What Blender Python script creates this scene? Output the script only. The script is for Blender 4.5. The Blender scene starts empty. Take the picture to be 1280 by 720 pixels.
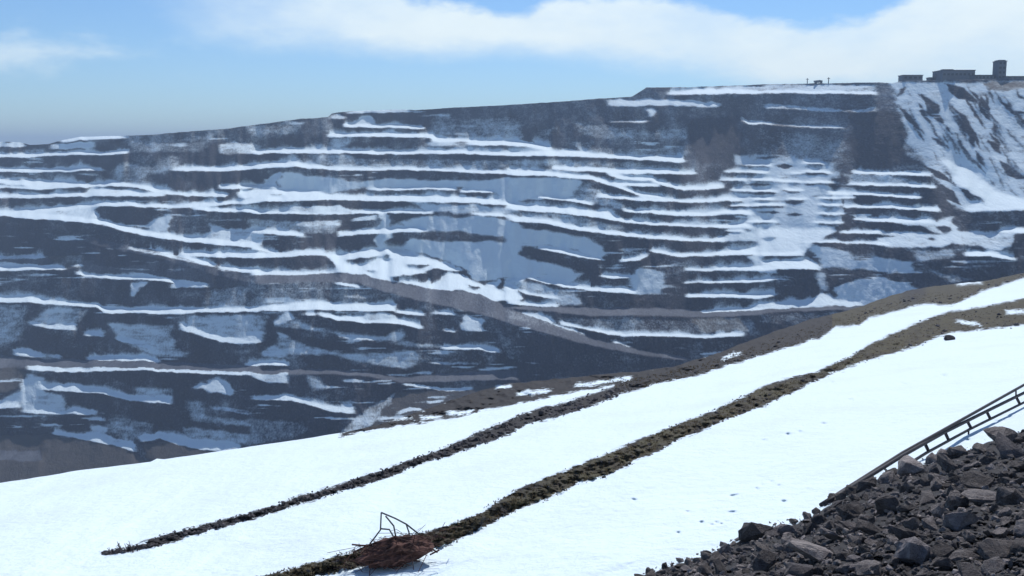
import bpy, bmesh, math, random
import numpy as np
from mathutils import Vector, Matrix, Euler

# ------------------------------------------------------------------ camera, sky, sun, exposure
scene = bpy.context.scene
C = scene.collection
F = 1280.0                                   # focal length in photo pixels
PITCH = math.atan((360 - 185) / F)           # horizon at row 185
cam_data = bpy.data.cameras.new('camera')
cam_data.sensor_width = 36; cam_data.lens = 36; cam_data.clip_start = 0.1; cam_data.clip_end = 30000
cam = bpy.data.objects.new('camera', cam_data); C.objects.link(cam)
cam.location = (0, 0, 0); cam.rotation_euler = (math.pi / 2 - PITCH, 0, 0)
scene.camera = cam

SUN_EL, SUN_AZ = math.radians(48), math.radians(16)      # azimuth clockwise from +Y
SKY_STRENGTH = 0.10
SUN_STRENGTH = 3.95
HAZE_DENSITY = 0.00025
vs = scene.view_settings
vs.view_transform = 'Standard'; vs.look = 'None'; vs.gamma = 1.0; vs.use_curve_mapping = False
vs.exposure = 0.0

world = bpy.data.worlds.new('World'); scene.world = world; world.use_nodes = True
wn, wl = world.node_tree.nodes, world.node_tree.links
wn.clear()

class NB:
    """small node-building helper"""
    def __init__(s, tree): s.t = tree
    def n(s, kind, **kw):
        nd = s.t.nodes.new(kind)
        for k, v in kw.items(): setattr(nd, k, v)
        return nd
    def link(s, a, b): s.t.links.new(a, b)
    def put(s, sock, v):
        if hasattr(v, 'is_linked'): s.link(v, sock)
        else: sock.default_value = v
    def m(s, op, a, b=None, c=None):
        nd = s.n('ShaderNodeMath', operation=op)
        s.put(nd.inputs[0], a)
        if b is not None: s.put(nd.inputs[1], b)
        if c is not None: s.put(nd.inputs[2], c)
        return nd.outputs[0]
    def ss(s, v, a, b, lo=0.0, hi=1.0):
        nd = s.n('ShaderNodeMapRange', interpolation_type='SMOOTHSTEP')
        s.put(nd.inputs[0], v); s.put(nd.inputs[1], a); s.put(nd.inputs[2], b)
        nd.inputs[3].default_value = lo; nd.inputs[4].default_value = hi
        return nd.outputs[0]
    def noise(s, vec, scale, detail=4, rough=0.55):
        nd = s.n('ShaderNodeTexNoise'); s.link(vec, nd.inputs['Vector'])
        nd.inputs['Scale'].default_value = scale; nd.inputs['Detail'].default_value = detail
        nd.inputs['Roughness'].default_value = rough
        return nd.outputs[0]
    def vec(s, x, y, z):
        nd = s.n('ShaderNodeCombineXYZ')
        for i, v in enumerate((x, y, z)): s.put(nd.inputs[i], v)
        return nd.outputs[0]
    def mapping(s, vec, scale=(1, 1, 1), loc=(0, 0, 0), rot=(0, 0, 0)):
        nd = s.n('ShaderNodeMapping'); s.link(vec, nd.inputs[0])
        nd.inputs['Scale'].default_value = scale; nd.inputs['Location'].default_value = loc
        nd.inputs['Rotation'].default_value = rot
        return nd.outputs[0]
    def mix(s, f, a, b, blend='MIX'):
        nd = s.n('ShaderNodeMix', data_type='RGBA', blend_type=blend)
        s.put(nd.inputs[0], f)
        for sock, v in ((nd.inputs[6], a), (nd.inputs[7], b)):
            if hasattr(v, 'is_linked'): s.link(v, sock)
            else: sock.default_value = (*v, 1) if len(v) == 3 else v
        return nd.outputs[2]

w = NB(world.node_tree)
sky = w.n('ShaderNodeTexSky', sky_type='NISHITA')
sky.sun_disc = False; sky.sun_elevation = SUN_EL; sky.sun_rotation = SUN_AZ
sky.altitude = 600; sky.air_density = 1.0; sky.dust_density = 0.15; sky.ozone_density = 4.0
tc = w.n('ShaderNodeTexCoord')
sep = w.n('ShaderNodeSeparateXYZ'); w.link(tc.outputs['Generated'], sep.inputs[0])
az = w.m('ARCTAN2', sep.outputs[0], sep.outputs[1])
el = w.m('ARCSINE', sep.outputs[2])
# clouds: a long bank low over the horizon, thin wisps to the left, scattered cloud higher up
cv = w.vec(az, w.m('MULTIPLY', el, 2.2), 0.0)
nbig = w.noise(w.mapping(cv, loc=(3.1, 1.7, 0)), 5.0, 6, 0.55)
nfine = w.noise(w.mapping(cv, loc=(0.4, 7.7, 0)), 19.0, 6, 0.6)
nb = w.m('ADD', w.m('MULTIPLY', w.m('SUBTRACT', nbig, 0.5), 0.075), w.m('MULTIPLY', w.m('SUBTRACT', nfine, 0.5), 0.035))
def curve(pts):
    """piecewise curve over azimuth, given as (photo column, photo row) of the cloud outline"""
    nd = w.n('ShaderNodeFloatCurve'); c = nd.mapping.curves[0]
    q = [((math.atan((x - 640) / F) + 0.9) / 1.8, math.atan((185 - y) / F) / 0.25) for x, y in pts]
    q = [(a, min(max(e, 0), 1)) for a, e in q]
    c.points[0].location = q[0]; c.points[1].location = q[-1]
    for a in q[1:-1]: c.points.new(*a)
    nd.mapping.update()
    w.link(w.m('DIVIDE', w.m('ADD', az, 0.9), 1.8), nd.inputs['Value'])
    return w.m('MULTIPLY', nd.outputs[0], 0.25)
top = curve([(-400, -90), (230, -60), (470, -35), (515, 4), (600, 14), (645, 19), (690, 6), (790, 1), (860, 13), (960, 35), (1040, 42), (1100, 22), (1150, 5), (1185, 0), (1215, 8), (1280, -20), (1700, -90)])
bot = curve([(-400, 40), (200, 40), (270, 70), (400, 66), (520, 72), (640, 70), (740, 82), (850, 97), (950, 112), (1280, 125), (1700, 130)])
nb2 = w.m('MULTIPLY', w.m('SUBTRACT', nfine, 0.5), 0.030)
bank = w.m('MULTIPLY', w.ss(w.m('ADD', w.m('SUBTRACT', top, el), nb2), -0.004, 0.010), w.ss(w.m('ADD', w.m('SUBTRACT', el, bot), w.m('MULTIPLY', nb, 0.5)), -0.010, 0.022))
soft = w.ss(w.m('ADD', az, w.m('MULTIPLY', nb, 1.2)), -0.40, -0.06, 0.25, 1.0)
bank = w.m('MULTIPLY', bank, w.m('MULTIPLY_ADD', w.ss(nbig, 0.30, 0.62), 0.35, w.m('MULTIPLY', soft, 0.65)))
bank = w.m('MULTIPLY', bank, w.ss(w.m('ADD', az, w.m('MULTIPLY', nb, 1.5)), -0.36, -0.22))
wd = w.m('ABSOLUTE', w.m('SUBTRACT', el, 0.083))
wis = w.ss(w.m('ADD', w.m('SUBTRACT', 0.015, wd), w.m('MULTIPLY', nb, 1.5)), -0.010, 0.028)
wis = w.m('MULTIPLY', wis, w.m('MULTIPLY', w.ss(az, -0.26, -0.33), 0.62))
hi = w.ss(w.noise(w.mapping(tc.outputs['Generated'], scale=(1, 1, 2.5)), 2.6, 7, 0.6), 0.56, 0.72)
hi = w.m('MULTIPLY', hi, w.m('MULTIPLY', w.ss(el, 0.16, 0.32), 0.7))
cl = w.m('MAXIMUM', w.m('MAXIMUM', bank, wis), hi)
tint = w.mix(1.0, sky.outputs[0], (0.75, 0.92, 1.11), 'MULTIPLY')
cloud_col = w.mix(nfine, (8.0, 9.4, 10.2), (9.6, 10.8, 11.2))
skyc = w.mix(cl, tint, cloud_col)
bg = w.n('ShaderNodeBackground'); w.link(skyc, bg.inputs[0]); bg.inputs[1].default_value = SKY_STRENGTH
out = w.n('ShaderNodeOutputWorld'); w.link(bg.outputs[0], out.inputs[0])

sun_data = bpy.data.lights.new('sun', 'SUN'); sun_data.energy = SUN_STRENGTH
sun_data.angle = math.radians(0.5); sun_data.color = (1.0, 0.97, 0.93)
sun = bpy.data.objects.new('sun', sun_data); C.objects.link(sun)
sdir = Vector((math.cos(SUN_EL) * math.sin(SUN_AZ), math.cos(SUN_EL) * math.cos(SUN_AZ), math.sin(SUN_EL)))
sun.rotation_euler = sdir.to_track_quat('Z', 'Y').to_euler()
sun.location = sdir * 500

# ------------------------------------------------------------------ helpers
rng = np.random.default_rng(7)
random.seed(7)

def ray(X, Y):
    """photo pixel -> (x/y, -z/y) of the world ray"""
    a = (np.asarray(X, float) - 640) / F; b = (360 - np.asarray(Y, float)) / F
    dy = math.cos(PITCH) + b * math.sin(PITCH); dz = -math.sin(PITCH) + b * math.cos(PITCH)
    return a / dy, -dz / dy

def sstep(x, a, b):
    t = np.clip((x - a) / (b - a), 0, 1); return t * t * (3 - 2 * t)

_lat = {}
def vnoise(x, y, seed=0):
    """smooth value noise in -1..1"""
    if seed not in _lat: _lat[seed] = np.random.default_rng(seed + 100).uniform(-1, 1, (256, 256))
    L = _lat[seed]
    x = np.asarray(x, float); y = np.asarray(y, float)
    xi = np.floor(x).astype(int); yi = np.floor(y).astype(int)
    fx = x - xi; fy = y - yi; fx = fx * fx * (3 - 2 * fx); fy = fy * fy * (3 - 2 * fy)
    g = lambda i, j: L[(xi + i) & 255, (yi + j) & 255]
    return (g(0, 0) * (1 - fx) + g(1, 0) * fx) * (1 - fy) + (g(0, 1) * (1 - fx) + g(1, 1) * fx) * fy

def fbm(x, y, seed=0, octv=4):
    s = 0; a = 1; t = 0
    for o in range(octv):
        s = s + a * vnoise(np.asarray(x) * 2 ** o + 17 * o, np.asarray(y) * 2 ** o + 5 * o, seed + o); t += a; a *= 0.55
    return s / t

def blur(A, sig, axis):
    r = int(3 * sig) + 1
    k = np.exp(-0.5 * (np.arange(-r, r + 1) / sig) ** 2); k /= k.sum()
    pad = [(0, 0), (0, 0)]; pad[axis] = (r, r)
    P = np.pad(A, pad, mode='edge'); n = A.shape[axis]; o = np.zeros_like(A)
    for i, kv in enumerate(k): o += kv * (P[i:i + n] if axis == 0 else P[:, i:i + n])
    return o

def tag(o, label=None, cat=None, group=None, kind=None):
    for k, v in (('label', label), ('category', cat), ('group', group), ('kind', kind)):
        if v: o[k] = v
    return o

def link(name, me, mat=None, parent=None):
    o = bpy.data.objects.new(name, me); C.objects.link(o)
    if mat is not None and not me.materials: me.materials.append(mat)
    if parent is not None: o.parent = parent
    return o

def empty(name, loc=(0, 0, 0)):
    o = bpy.data.objects.new(name, None); C.objects.link(o); o.location = loc; o.empty_display_size = 0.2
    return o

def grid_mesh(name, co, attrs, smooth=True, flip=False):
    """co: rows x cols x 3"""
    R, K, _ = co.shape
    me = bpy.data.meshes.new(name)
    idx = np.arange(R * K).reshape(R, K)
    q = np.stack([idx[:-1, :-1], idx[1:, :-1], idx[1:, 1:], idx[:-1, 1:]], -1).reshape(-1, 4)
    if flip: q = q[:, ::-1]
    nq = len(q)
    me.vertices.add(R * K); me.vertices.foreach_set('co', co.reshape(-1).astype(np.float32))
    me.loops.add(nq * 4); me.loops.foreach_set('vertex_index', np.ascontiguousarray(q.reshape(-1)).astype(np.int32))
    me.polygons.add(nq); me.polygons.foreach_set('loop_start', np.arange(0, nq * 4, 4, dtype=np.int32))
    me.polygons.foreach_set('use_smooth', np.full(nq, smooth))
    me.update(calc_edges=True)
    for k, v in attrs.items():
        a = me.attributes.new(k, 'FLOAT', 'POINT'); a.data.foreach_set('value', v.reshape(-1).astype(np.float32))
    return me

def from_lists(name, V, Fc, smooth=False):
    me = bpy.data.meshes.new(name); me.from_pydata(V, [], Fc); me.update()
    if smooth: me.polygons.foreach_set('use_smooth', [True] * len(me.polygons))
    return me

def tube_mesh(name, pts, rad, sides=7):
    """tube along a polyline, radius a number or list"""
    pts = [Vector(p) for p in pts]; V = []; Fc = []
    rads = rad if hasattr(rad, '__len__') else [rad] * len(pts)
    for i, p in enumerate(pts):
        d = (pts[min(i + 1, len(pts) - 1)] - pts[max(i - 1, 0)]).normalized()
        s = d.cross(Vector((0, 0, 1)))
        if s.length < 1e-3: s = Vector((1, 0, 0))
        s.normalize(); t = s.cross(d).normalized()
        for k in range(sides):
            a = 2 * math.pi * k / sides
            V.append(p + rads[i] * (math.cos(a) * s + math.sin(a) * t))
    for i in range(len(pts) - 1):
        for k in range(sides):
            a = i * sides + k; b = i * sides + (k + 1) % sides
            Fc.append((a, b, b + sides, a + sides))
    Fc.append(tuple(range(sides - 1, -1, -1))); n = (len(pts) - 1) * sides
    Fc.append(tuple(range(n, n + sides)))
    return from_lists(name, V, Fc, True)

# ------------------------------------------------------------------ materials
def new_mat(name):
    m = bpy.data.materials.new(name); m.use_nodes = True
    m.node_tree.nodes.clear(); b = NB(m.node_tree)
    p = b.n('ShaderNodeBsdfPrincipled'); o = b.n('ShaderNodeOutputMaterial'); b.link(p.outputs[0], o.inputs[0])
    p.inputs['Roughness'].default_value = 0.9
    p.inputs['Specular IOR Level'].default_value = 0.25
    return m, b, p

def attr(b, name): return b.n('ShaderNodeAttribute', attribute_name=name).outputs['Fac']

def bump(b, p, h, strength, distance):
    nd = b.n('ShaderNodeBump'); nd.inputs['Strength'].default_value = strength; nd.inputs['Distance'].default_value = distance
    b.link(h, nd.inputs['Height']); b.link(nd.outputs[0], p.inputs['Normal'])

SNOW = (0.74, 0.86, 0.92)

# pit wall: rock, dirt / gravel road and snow on one terrain sheet
m_wall, b, p = new_mat('pit_wall_rock_and_snow')
geo = b.n('ShaderNodeNewGeometry').outputs['Position']
streak = b.noise(b.mapping(geo, scale=(0.055, 0.010, 0.045), rot=(0, 0.35, 0)), 1.0, 5, 0.55)
fine = b.noise(b.mapping(geo, scale=(0.22, 0.06, 0.34), rot=(0, 0.3, 0)), 1.0, 4, 0.6)
broad = b.noise(b.mapping(geo, scale=(0.010, 0.006, 0.02)), 1.0, 3, 0.5)
grit = b.noise(b.mapping(geo, scale=(0.9, 0.25, 0.9)), 1.0, 4, 0.65)
nz = b.m('ADD', b.m('ADD', b.m('MULTIPLY', b.m('SUBTRACT', streak, 0.5), 0.9), b.m('MULTIPLY', b.m('SUBTRACT', fine, 0.5), 0.6)), b.m('MULTIPLY', b.m('SUBTRACT', grit, 0.5), 0.75))
sv = attr(b, 'snow')
part_ = b.m('MULTIPLY', b.m('MULTIPLY', sv, b.m('SUBTRACT', 1.0, sv)), 4.0)        # noise bites mostly where cover is partial
sf = b.ss(b.m('ADD', sv, b.m('MULTIPLY', nz, b.m('MULTIPLY_ADD', part_, 0.75, 0.16))), 0.14, 0.84)
rock = b.mix(b.ss(broad, 0.35, 0.65), (0.032, 0.037, 0.056), (0.047, 0.043, 0.056))
rock = b.mix(b.ss(streak, 0.35, 0.75), rock, (0.066, 0.067, 0.086))
rock = b.mix(b.m('MULTIPLY', b.ss(fine, 0.5, 0.75), 0.5), rock, (0.03, 0.032, 0.042))
rock = b.mix(b.m('MULTIPLY', b.ss(grit, 0.52, 0.70), 0.75), rock, (0.105, 0.105, 0.125))
rock = b.mix(b.m('MULTIPLY', b.ss(grit, 0.47, 0.33), 0.7), rock, (0.018, 0.020, 0.030))
gravel = b.mix(b.ss(b.m('ADD', b.m('MULTIPLY', streak, 0.5), b.m('MULTIPLY', grit, 0.5)), 0.35, 0.65), (0.062, 0.070, 0.092), (0.125, 0.136, 0.165))
dirt = b.mix(b.m('ADD', b.m('MULTIPLY', streak, 0.5), b.m('MULTIPLY', fine, 0.5)), (0.058, 0.053, 0.054), (0.110, 0.102, 0.100))
tv = attr(b, 'road'); dv = attr(b, 'dirt')
base = b.mix(b.ss(b.m('ADD', dv, b.m('MULTIPLY', nz, 0.3)), 0.3, 0.7), rock, dirt)
base = b.mix(b.ss(b.m('ADD', tv, b.m('MULTIPLY', nz, 0.9)), 0.15, 0.85), base, gravel)
b.link(b.mix(sf, base, SNOW), p.inputs['Base Color'])
bump(b, p, b.m('ADD', b.m('ADD', b.m('MULTIPLY', fine, 1.0), b.m('MULTIPLY', streak, 2.0)), b.m('MULTIPLY', grit, 0.5)), 0.5, 1.6)

# foreground hillside: snow field, grass / earth banks, rubble soil
m_hill, b, p = new_mat('snow_field_and_turf')
geo = b.n('ShaderNodeNewGeometry').outputs['Position']
n1 = b.noise(geo, 1.1, 6, 0.65); n2 = b.noise(geo, 6.0, 5, 0.65); n3 = b.noise(geo, 0.25, 4, 0.5)
nn = b.m('ADD', b.m('SUBTRACT', n1, 0.5), b.m('MULTIPLY', b.m('SUBTRACT', n2, 0.5), 0.8))
sf = b.ss(b.m('ADD', attr(b, 'snow'), b.m('MULTIPLY', nn, 0.75)), 0.45, 0.55)
turf = b.mix(b.ss(n1, 0.35, 0.65), (0.040, 0.033, 0.026), (0.074, 0.066, 0.032))
turf = b.mix(b.ss(n2, 0.45, 0.75), turf, (0.076, 0.066, 0.045))
earth = b.mix(b.ss(n2, 0.3, 0.7), (0.021, 0.020, 0.022), (0.042, 0.038, 0.037))  # bare soil; its dark tone also stands in for shade on the left brow
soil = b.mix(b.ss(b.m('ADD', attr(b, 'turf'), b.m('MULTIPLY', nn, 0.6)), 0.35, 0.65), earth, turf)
dirty = b.mix(b.m('MULTIPLY', b.ss(n3, 0.45, 0.75), 0.16), SNOW, (0.52, 0.57, 0.62))
speck = b.m('MULTIPLY', b.ss(b.noise(geo, 9.0, 3, 0.6), 0.69, 0.76), b.ss(n3, 0.46, 0.66))
dirty = b.mix(b.m('MULTIPLY', speck, 0.35), dirty, (0.16, 0.15, 0.15))
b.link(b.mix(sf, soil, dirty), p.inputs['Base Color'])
nsn = b.noise(b.mapping(geo, scale=(1, 1, 1), rot=(0, 0, 0.65)), 2.2, 5, 0.6)
bump(b, p, b.m('ADD', nsn, b.m('MULTIPLY', n2, 0.45)), 0.55, 0.14)

def rock_mat(name, c1, c2, c3, lichen=None):
    m, b, p = new_mat(name)
    co = b.n('ShaderNodeTexCoord').outputs['Object']
    rnd = b.m('FRACT', b.m('ADD', b.n('ShaderNodeObjectInfo').outputs['Random'], b.n('ShaderNodeNewGeometry').outputs['Random Per Island']))
    off = b.n('ShaderNodeVectorMath', operation='ADD'); b.link(co, off.inputs[0]); b.link(b.vec(b.m('MULTIPLY', rnd, 31.0), 0.0, 0.0), off.inputs[1])
    a = b.noise(off.outputs[0], 2.2, 6, 0.65); f = b.noise(off.outputs[0], 9.0, 5, 0.7)
    col = b.mix(b.ss(a, 0.35, 0.65), c1, c2)
    col = b.mix(b.m('MULTIPLY', b.ss(f, 0.55, 0.75), 0.7), col, c3)
    hsv = b.n('ShaderNodeHueSaturation'); b.link(col, hsv.inputs['Color'])
    b.link(b.m('MULTIPLY_ADD', b.m('POWER', rnd, 1.6), 1.25, 0.55), hsv.inputs['Value'])
    b.link(hsv.outputs[0], p.inputs['Base Color'])
    g2 = b.noise(off.outputs[0], 24.0, 4, 0.7)
    bump(b, p, b.m('ADD', b.m('ADD', a, b.m('MULTIPLY', f, 0.6)), b.m('MULTIPLY', g2, 0.25)), 0.9, 0.16)
    return m
m_rock = rock_mat('broken_rock', (0.13, 0.112, 0.108), (0.26, 0.23, 0.215), (0.44, 0.40, 0.385))
m_rock_pale = rock_mat('pale_rock', (0.17, 0.15, 0.15), (0.28, 0.25, 0.245), (0.40, 0.37, 0.36))
m_stone = rock_mat('weathered_stone', (0.075, 0.068, 0.075), (0.15, 0.135, 0.14), (0.25, 0.235, 0.235))
m_dark = rock_mat('dark_boulder_rock', (0.035, 0.032, 0.036), (0.06, 0.055, 0.058), (0.10, 0.095, 0.095))

def plain(name, col, var=0.3, scale=4.0, rough=0.8, metal=0.0):
    m, b, p = new_mat(name)
    co = b.n('ShaderNodeTexCoord').outputs['Object']
    n = b.noise(co, scale, 5, 0.6)
    b.link(b.mix(b.ss(n, 0.3, 0.7), tuple(c * (1 - var) for c in col), tuple(c * (1 + var) for c in col)), p.inputs['Base Color'])
    p.inputs['Roughness'].default_value = rough; p.inputs['Metallic'].default_value = metal
    return m
m_steel = plain('dark_painted_steel', (0.022, 0.020, 0.026), 0.4, 6, 0.6)
m_rust = plain('rusty_metal', (0.080, 0.038, 0.030), 0.55, 5, 0.85)
m_wire = plain('grey_green_wire', (0.055, 0.060, 0.058), 0.3, 6, 0.6)
m_twig = plain('dry_twig', (0.09, 0.075, 0.075), 0.3, 6)
m_grass = plain('dry_grass', (0.125, 0.100, 0.062), 0.45, 0.8)
nt = m_grass.node_tree; gb = NB(nt); pr = next(n for n in nt.nodes if n.type == 'BSDF_PRINCIPLED'); om = next(n for n in nt.nodes if n.type == 'OUTPUT_MATERIAL')
tr = gb.n('ShaderNodeBsdfTranslucent'); gb.link(pr.inputs['Base Color'].links[0].from_socket, tr.inputs[0]); mx = gb.n('ShaderNodeMixShader'); mx.inputs[0].default_value = 0.45
gb.link(pr.outputs[0], mx.inputs[1]); gb.link(tr.outputs[0], mx.inputs[2]); gb.link(mx.outputs[0], om.inputs[0])
m_conc = plain('grey_concrete_cladding', (0.10, 0.112, 0.135), 0.15, 0.2)
m_clad = plain('weathered_sheet_cladding', (0.12, 0.13, 0.155), 0.15, 0.2)
m_roof = plain('dark_roof_sheet', (0.07, 0.07, 0.08), 0.2, 0.3)
m_glass = plain('dark_window_glass', (0.03, 0.035, 0.045), 0.1, 0.3, 0.2)

# ------------------------------------------------------------------ pit wall, traced bench by bench
RIM = np.array([(-900, 186), (-300, 184), (-60, 179), (0, 177), (25, 178), (38, 181), (60, 180), (75, 176), (100, 171), (160, 169.5), (180, 169), (240, 164), (280, 161),
    (320, 156), (375, 148.5), (410, 146.5), (415, 141.5), (430, 139.5), (460, 138), (500, 137), (520, 137.5), (560, 135), (600, 133), (640, 131),
    (700, 127), (740, 124), (760, 122.5), (790, 121), (800, 114.5), (808, 109.5), (860, 109), (900, 107.5), (960, 105.5), (1000, 104.5), (1040, 104),
    (1100, 103), (1115, 104), (1130, 101), (1280, 98), (1600, 96), (2400, 100)], float)
X0, X1, Y0, Y1, SY = 0, 1280, 84, 662, 2      # raster: 1 px across, 1/2 px down
xs = np.arange(X0, X1 + 1, dtype=float); ys = np.arange(Y0, Y1, 1.0 / SY)
GX, GY = np.meshgrid(xs, ys)
WX = GX + 9.0 * fbm(GX / 26, GY / 12, 3) + 4.0 * fbm(GX / 7, GY / 4, 5); WY = GY + 3.2 * fbm(GX / 18, GY / 12, 9) + 1.6 * fbm(GX / 5, GY / 5, 13)      # ragged edges
snow = 0.15 + 0.22 * fbm(GX / 45, GY / 16, 21) + 0.10 * fbm(GX / 9, GY / 12, 23)
tanb = 1.40 + 0.14 * fbm(GX / 50, GY / 20, 31)
road = np.clip(0.12 + 0.42 * fbm(GX / 70, GY / 22, 25), 0, 0.5); dirt = np.zeros_like(GX)

TB = {'F': 0.10, 'M': 0.44, 'S': 1.42, 'A': 0.26, 'R': 0.14, 'D': 0.45, 'K': 1.4, 'L': 0.80, 'G': 1.36}
def mixin(A, m, v): A += (v - A) * m

def parse(s, n): return np.array([[float(v) for v in q.split(',')] for q in s.split()]).reshape(-1, n)

def band(ox, oy, s, kind='F', cov=1.0, z=4.0, wt=1.0):
    a = parse(s, 3); a[:, 0] += np.where(a[:, 0] >= 1275, 22, np.where((a[:, 0] <= 5) & (z > 1), -22, 0)); x = ox + a[:, 0] / z; yt = oy + a[:, 1] / z; yb = oy + a[:, 2] / z
    c0, c1 = max(0, int(x[0]) - 6), min(len(xs), int(x[-1]) + 8)
    if c1 <= c0: return
    sl = np.s_[:, c0:c1]
    cx = xs[c0:c1]
    T = np.interp(cx, x, yt) + 1.5 * fbm(cx / 9, cx * 0 + oy, 41); B = np.interp(cx, x, yb) + 0.9 * fbm(cx / 9, cx * 0 + oy, 51)
    B = np.maximum(B, T + 1.6)
    y = GY[sl] + 0.35 * (WY[sl] - GY[sl])
    m = np.clip(y - T + 0.6, 0, 1) * np.clip(B - y + 0.6, 0, 1)
    e = np.ones_like(cx)
    if x[0] > 1: e = e * np.clip((cx - x[0]) / 7 + 0.5, 0, 1)
    if x[-1] < 1279: e = e * np.clip((x[-1] - cx) / 7 + 0.5, 0, 1)
    S = [A[sl] for A in (snow, tanb, road, dirt)]
    m = m * e * wt
    tb = 0.90 if (kind == 'S' and cov < 0.85) else TB[kind]
    mixin(S[1], m, tb)
    mixin(S[0], m, cov); mixin(S[2], m, 1.0 if kind == 'R' else 0.62 if kind == 'G' else 0.0); mixin(S[3], m, 1.0 if kind == 'D' else 0.0)

def poly(ox, oy, s, kind='S', cov=0.9, soft=1.2, z=4.0, warp=1.0):
    a = parse(s, 2); a[:, 0] += np.where(a[:, 0] >= 1275, 40, np.where(a[:, 0] <= 5, -40, 0)); px = ox + a[:, 0] / z; py = oy + a[:, 1] / z
    c0, c1 = max(0, int(px.min()) - 10), min(len(xs), int(px.max()) + 11)
    r0, r1 = max(0, int((py.min() - Y0 - 8) * SY)), min(len(ys), int((py.max() - Y0 + 8) * SY))
    if c1 <= c0 or r1 <= r0: return
    sl = np.s_[r0:r1, c0:c1]; x = GX[sl] + warp * (WX[sl] - GX[sl]); y = GY[sl] + warp * (WY[sl] - GY[sl]); ins = np.zeros(x.shape, bool)
    n = len(px)
    for i in range(n):
        j = (i + 1) % n
        if py[i] == py[j]: continue
        c = ((py[i] > y) != (py[j] > y)) & (x < (px[j] - px[i]) * (y - py[i]) / (py[j] - py[i]) + px[i])
        ins ^= c
    m = blur(blur(ins.astype(float), soft * SY * (1.0 if kind in 'SLG' else 0.7), 0), soft * (2.0 if kind in 'SLG' else 1.0), 1)
    S = [A[sl] for A in (snow, tanb, road, dirt)]
    tb = 0.90 if (kind == 'S' and cov < 0.85) else TB[kind]
    mixin(S[1], m, tb); mixin(S[0], m, cov); mixin(S[2], m, 1.0 if kind == 'R' else 0.62 if kind == 'G' else 0.0); mixin(S[3], m, 1.0 if kind == 'D' else 0.0)

def stroke(ox, oy, x0, y0, x1, y1, wd, cov=0.12, z=4.0):
    """dark rock rib running down the snow slope"""
    dx, dy = x1 - x0, y1 - y0; L = math.hypot(dx, dy); nx, ny = -dy / L * wd / 2, dx / L * wd / 2
    mx, my = (x0 + x1) / 2, (y0 + y1) / 2
    poly(ox, oy, ' '.join('%g,%g' % q for q in ((x0, y0), (mx + nx, my + ny), (x1, y1), (mx - nx, my - ny))), 'K', cov, 0.8, z, 0.4)

# paler grey faces under the rim
poly(0, 0, '560,130 800,112 1110,104 1130,130 1190,215 1100,222 960,205 850,212 700,190 560,165', 'G', 0.20, 3, 1.0)
poly(0, 0, '860,150 920,145 935,200 870,205', 'K', 0.08, 3, 1.0); poly(0, 0, '1060,140 1120,140 1160,205 1070,212', 'K', 0.10, 3, 1.0)
poly(0, 0, '160,165 420,145 420,165 160,190', 'G', 0.28, 3, 1.0)
poly(0, 0, '0,285 80,290 330,345 330,372 160,345 0,330', 'G', 0.12, 3, 1.0)
# --- tile (0,160)
t = (0, 160)
poly(*t, '0,480 300,520 640,600 900,660 600,700 250,640 0,620', 'K', 0.10)
poly(*t, '560,200 640,170 760,190 840,140 900,140 890,190 760,230 720,280 540,275', 'S', 0.45)
poly(*t, '650,60 720,60 900,90 1000,30 1080,30 1000,120 650,125', 'S', 0.40)
poly(*t, '100,105 240,105 240,130 100,130', 'S', 0.5)
band(*t, '1095,80,128 1180,70,130 1280,85,128', 'M', 0.62)
poly(*t, '200,405 350,390 490,382 500,450 400,460 200,440', 'A', 0.85)
poly(*t, '720,490 840,425 860,440 850,520 760,520', 'M', 0.85)
poly(*t, '1030,480 1130,510 1280,490 1280,590 1000,560 1020,520', 'M', 0.8)
poly(*t, '880,440 960,400 1030,440 1030,520 850,520', 'K', 0.25)
band(*t, '0,70,95 100,72,95 130,85,92', 'M', 0.85)
band(*t, '300,60,72 400,42,62 500,38,55 640,40,50', 'F', 0.9)
band(*t, '250,85,105 350,75,105 470,70,95', 'M', 0.85)
band(*t, '0,128,145 150,128,146 250,124,138 400,118,136 520,118,135 640,108,125', 'F')
band(*t, '0,198,218 150,205,222 300,202,220 440,196,212 520,205,212')
band(*t, '860,200,214 1000,196,214 1140,195,215 1280,183,205')
band(*t, '0,250,302 100,262,300 200,264,308 340,268,300 450,278,294 560,265,290 660,278,296 720,282,302 800,310,330 900,322,338 1000,327,342 1140,326,342')
band(*t, '0,276,284 120,288,291', 'K', 0.5)
band(*t, '1095,285,304 1200,284,304 1280,283,300'); band(*t, '1190,318,350 1280,316,350')
band(*t, '0,328,350 150,330,350 300,328,346 430,322,342 480,300,340 640,312,342 780,325,340 830,335,340', 'F', 0.85)
band(*t, '0,412,432 100,408,435 200,402,425 350,386,408 500,372,390 650,368,390 720,380,394 850,386,402 960,382,398 1000,375,395 1140,368,380 1280,352,378')
band(*t, '960,395,408 1060,400,416 1280,408,424')
band(*t, '0,412,438 200,425,455 400,445,470 520,460,485 640,495,522 800,525,550 1000,550,575 1280,572,602')
band(*t, '640,590,605 720,598,622 850,628,650 960,650,672 1080,680,700')
band(*t, '900,622,640 980,622,642 1280,625,650'); band(*t, '1090,690,712 1280,705,726')
band(*t, '0,640,660 200,632,650 230,635,648', 'F', 0.75)
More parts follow.
